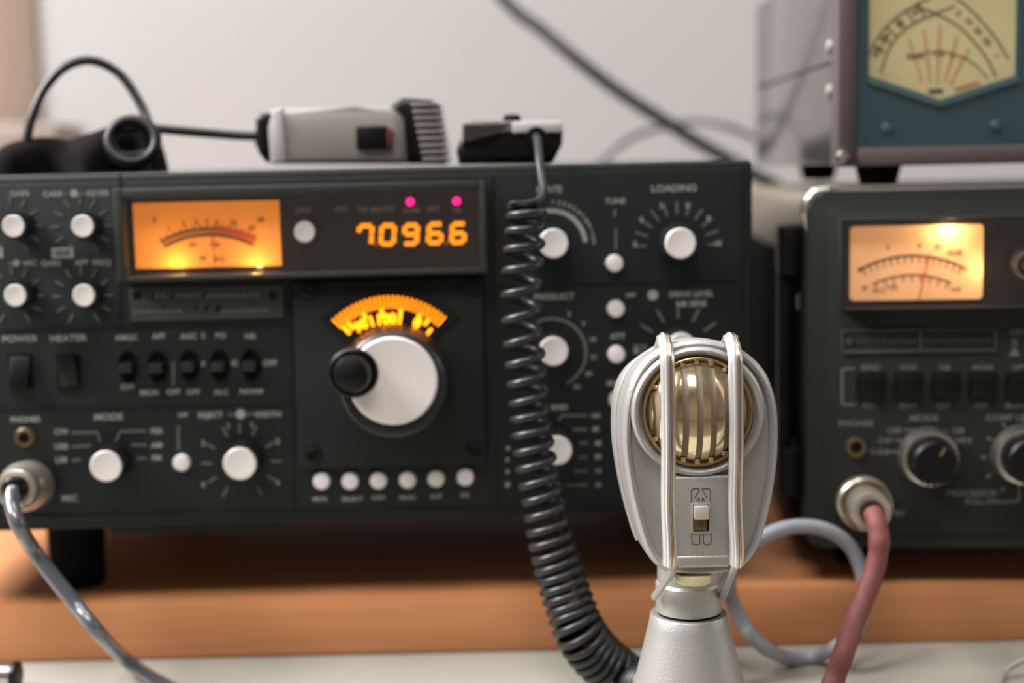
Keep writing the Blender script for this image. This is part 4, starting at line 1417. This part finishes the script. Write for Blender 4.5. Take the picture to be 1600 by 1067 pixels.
# red cable
a = locw(RF, 1347, 782, 0.0022); b = locw(RF, 1362, 800, 0.036)
rc = empty('microphone_cable', (a.x, a.y, 0.0))
tag(rc, 'dusty red cable with silver plug hanging from the right radio', 'cable')
d = (b - a).normalized()
world_child(lathe_along([(0.0095, 0.0), (0.0108, 0.02), (0.0112, 0.1), (0.0112, 0.36), (0.0104, 0.385), (0.0100, 0.22), (0.0078, 0.20), (0.0079, 0.5), (0.0082, 0.54), (0.0083, 0.96), (0.0076, 1.0), (0.0060, 1.0), (0.0004, 0.98)], a, b), 'plug', M['nickel'], rc)
world_child(lathe_along([(0.0050, 0), (0.0048, 0.6), (0.0044, 1.0)], b - d * 0.002, b + d * 0.0055, 24), 'plug_boot', M['black'], rc)
path = [b + d * 0.004, locw(RF, 1369, 814, 0.044), locw(RF, 1374, 846, 0.048), atY(1368, 884, 0.542), atY(1352, 930, 0.537), atY(1334, 975, 0.529), atY(1318, 1020, 0.518), atZ(1302, 1066, 0.014), atZ(1285, 1110, 0.0062), atZ(1268, 1160, 0.005)]
pp = spline(path, 10)
world_child(MB().tube(pp, 0.0040, 16, radii=[0.0041 + 0.00025 * math.sin(i * 0.55) * math.sin(i * 0.21) for i in range(len(pp))]), 'cable_sleeve', M['cablered'], rc, 1.2)

# gray loop of cable behind the microphone
lp_pts = [(1088, 1010, 0.545), (1096, 945, 0.549), (1130, 888, 0.552), (1180, 846, 0.560), (1232, 824, 0.567), (1285, 826, 0.572), (1325, 850, 0.575), (1346, 892, 0.575), (1351, 938, 0.573), (1340, 980, 0.570), (1312, 1008, 0.562)]
path = [atY(*p) for p in lp_pts] + [atZ(1275, 1025, 0.0036), atZ(1235, 1029, 0.0036)] + [atY(1195, 1012, 0.557), atY(1163, 978, 0.563), atY(1143, 935, 0.566), atY(1136, 895, 0.568), atY(1128, 860, 0.566), atY(1105, 890, 0.560)] + [atZ(1060, 1022, 0.0038), atZ(1030, 1046, 0.0036)]
gl = MB().tube(spline([p for p in path], 10), 0.0030, 16).build('gray_cable', M['cablegray'], smooth=1.2)
tag(gl, 'light gray cable standing in a round loop behind the desk microphone', 'cable')

# thick black cable and thin gray cable against the wall
pts = [atY(690, -120, 1.02), atY(790, 2, 1.00), atY(845, 46, 0.99), atY(900, 92, 0.98), atY(965, 142, 0.975), atY(1030, 184, 0.972), atY(1090, 222, 0.970), atY(1140, 250, 0.968), atY(1180, 274, 0.966), atY(1215, 292, 0.968), atY(1250, 330, 0.975), atY(1290, 400, 0.985)]
pts.append(Vector((pts[-1].x + 0.02, 1.0, 0.03))); pts.append(Vector((pts[-1].x + 0.06, 1.0, 0.0055)))
o = MB().tube(spline(pts, 8), 0.0044, 14).build('coaxial_cable', M['cable'], smooth=1.2)
tag(o, 'thick black cable slanting down across the pale wall', 'cable')
pts = [atY(915, 300, 0.99), atY(945, 250, 1.0), atY(985, 216, 1.01), atY(1030, 200, 1.02), atY(1080, 190, 1.025), atY(1130, 196, 1.02), atY(1172, 212, 1.03), atY(1230, 236, 1.04), atY(1290, 300, 1.05)]
pts = [Vector((pts[0].x - 0.03, 0.99, 0.0035)), Vector((pts[0].x - 0.02, 0.99, 0.06))] + pts + [Vector((pts[-1].x + 0.02, 1.06, 0.06)), Vector((pts[-1].x + 0.04, 1.06, 0.0035))]
o = MB().tube(spline(pts, 8), 0.0022, 12).build('thin_cable', mat('dark_gray_cable', (92, 88, 88), rough=0.4), smooth=1.2)
tag(o, 'thin gray cable arching between the left radio and the teal meter', 'cable')

# ------------------------------------------------------------------ things at the edges of the picture
w0, w1 = atY(-60, 192, 1.06), atY(86, 192, 1.06)
bx = empty('storage_box', ((w0.x + w1.x) / 2, 1.06, 0.0))
tag(bx, 'gray box behind the black cloth at the tan upright', 'box')
hw = (w1.x - w0.x) / 2
MB().box(-hw, hw, 0.0, 0.07, 0.0003, w1.z - 0.014, 0.002).build('box_body', M['boxgray'], bx)
MB().box(-hw - 0.001, hw + 0.001, -0.001, 0.071, w1.z - 0.016, w1.z, 0.002).build('lid', M['boxgray'], bx)
w0, w1 = atY(-160, 100, 1.13), atY(42, 100, 1.13)
tag(MB().box(w0.x, w1.x, 1.156, WALL_Y, 0.0, 2.3, 0.002).build('trim_1', M['post']), kind='structure')
# chrome thing in the lower left corner
a = atZ(-40, 1056, 0.006); b = atZ(29, 1056, 0.006)
o = empty('metal_sleeve', (a.x, a.y, 0.0))
tag(o, 'chrome tube end lying on the desk in the lower left corner', 'tube')
world_child(lathe_along([(0.0030, 0), (0.0055, 0.05), (0.0058, 0.2), (0.0058, 0.88), (0.0054, 0.9)], a, b, 28), 'tube_body', M['chromedull'], o)
world_child(lathe_along([(0.0058, 0), (0.0060, 0.3), (0.0060, 0.8), (0.0052, 1.0)], b - (b - a) * 0.11, b, 28), 'end_ring', M['black'], o)
# thin wire loop in the lower right corner
pts = [atZ(1560, 1120, 0.0015), atZ(1564, 1066, 0.0015), atZ(1572, 1049, 0.003), atZ(1588, 1037, 0.006), atZ(1612, 1030, 0.008), atZ(1660, 1040, 0.004), atZ(1700, 1070, 0.0015)]
o = MB().tube(spline(pts, 8), 0.0011, 10).build('thin_wire', M['clear'], smooth=1.2)
tag(o, 'thin gray wire loop on the desk in the lower right corner', 'wire')
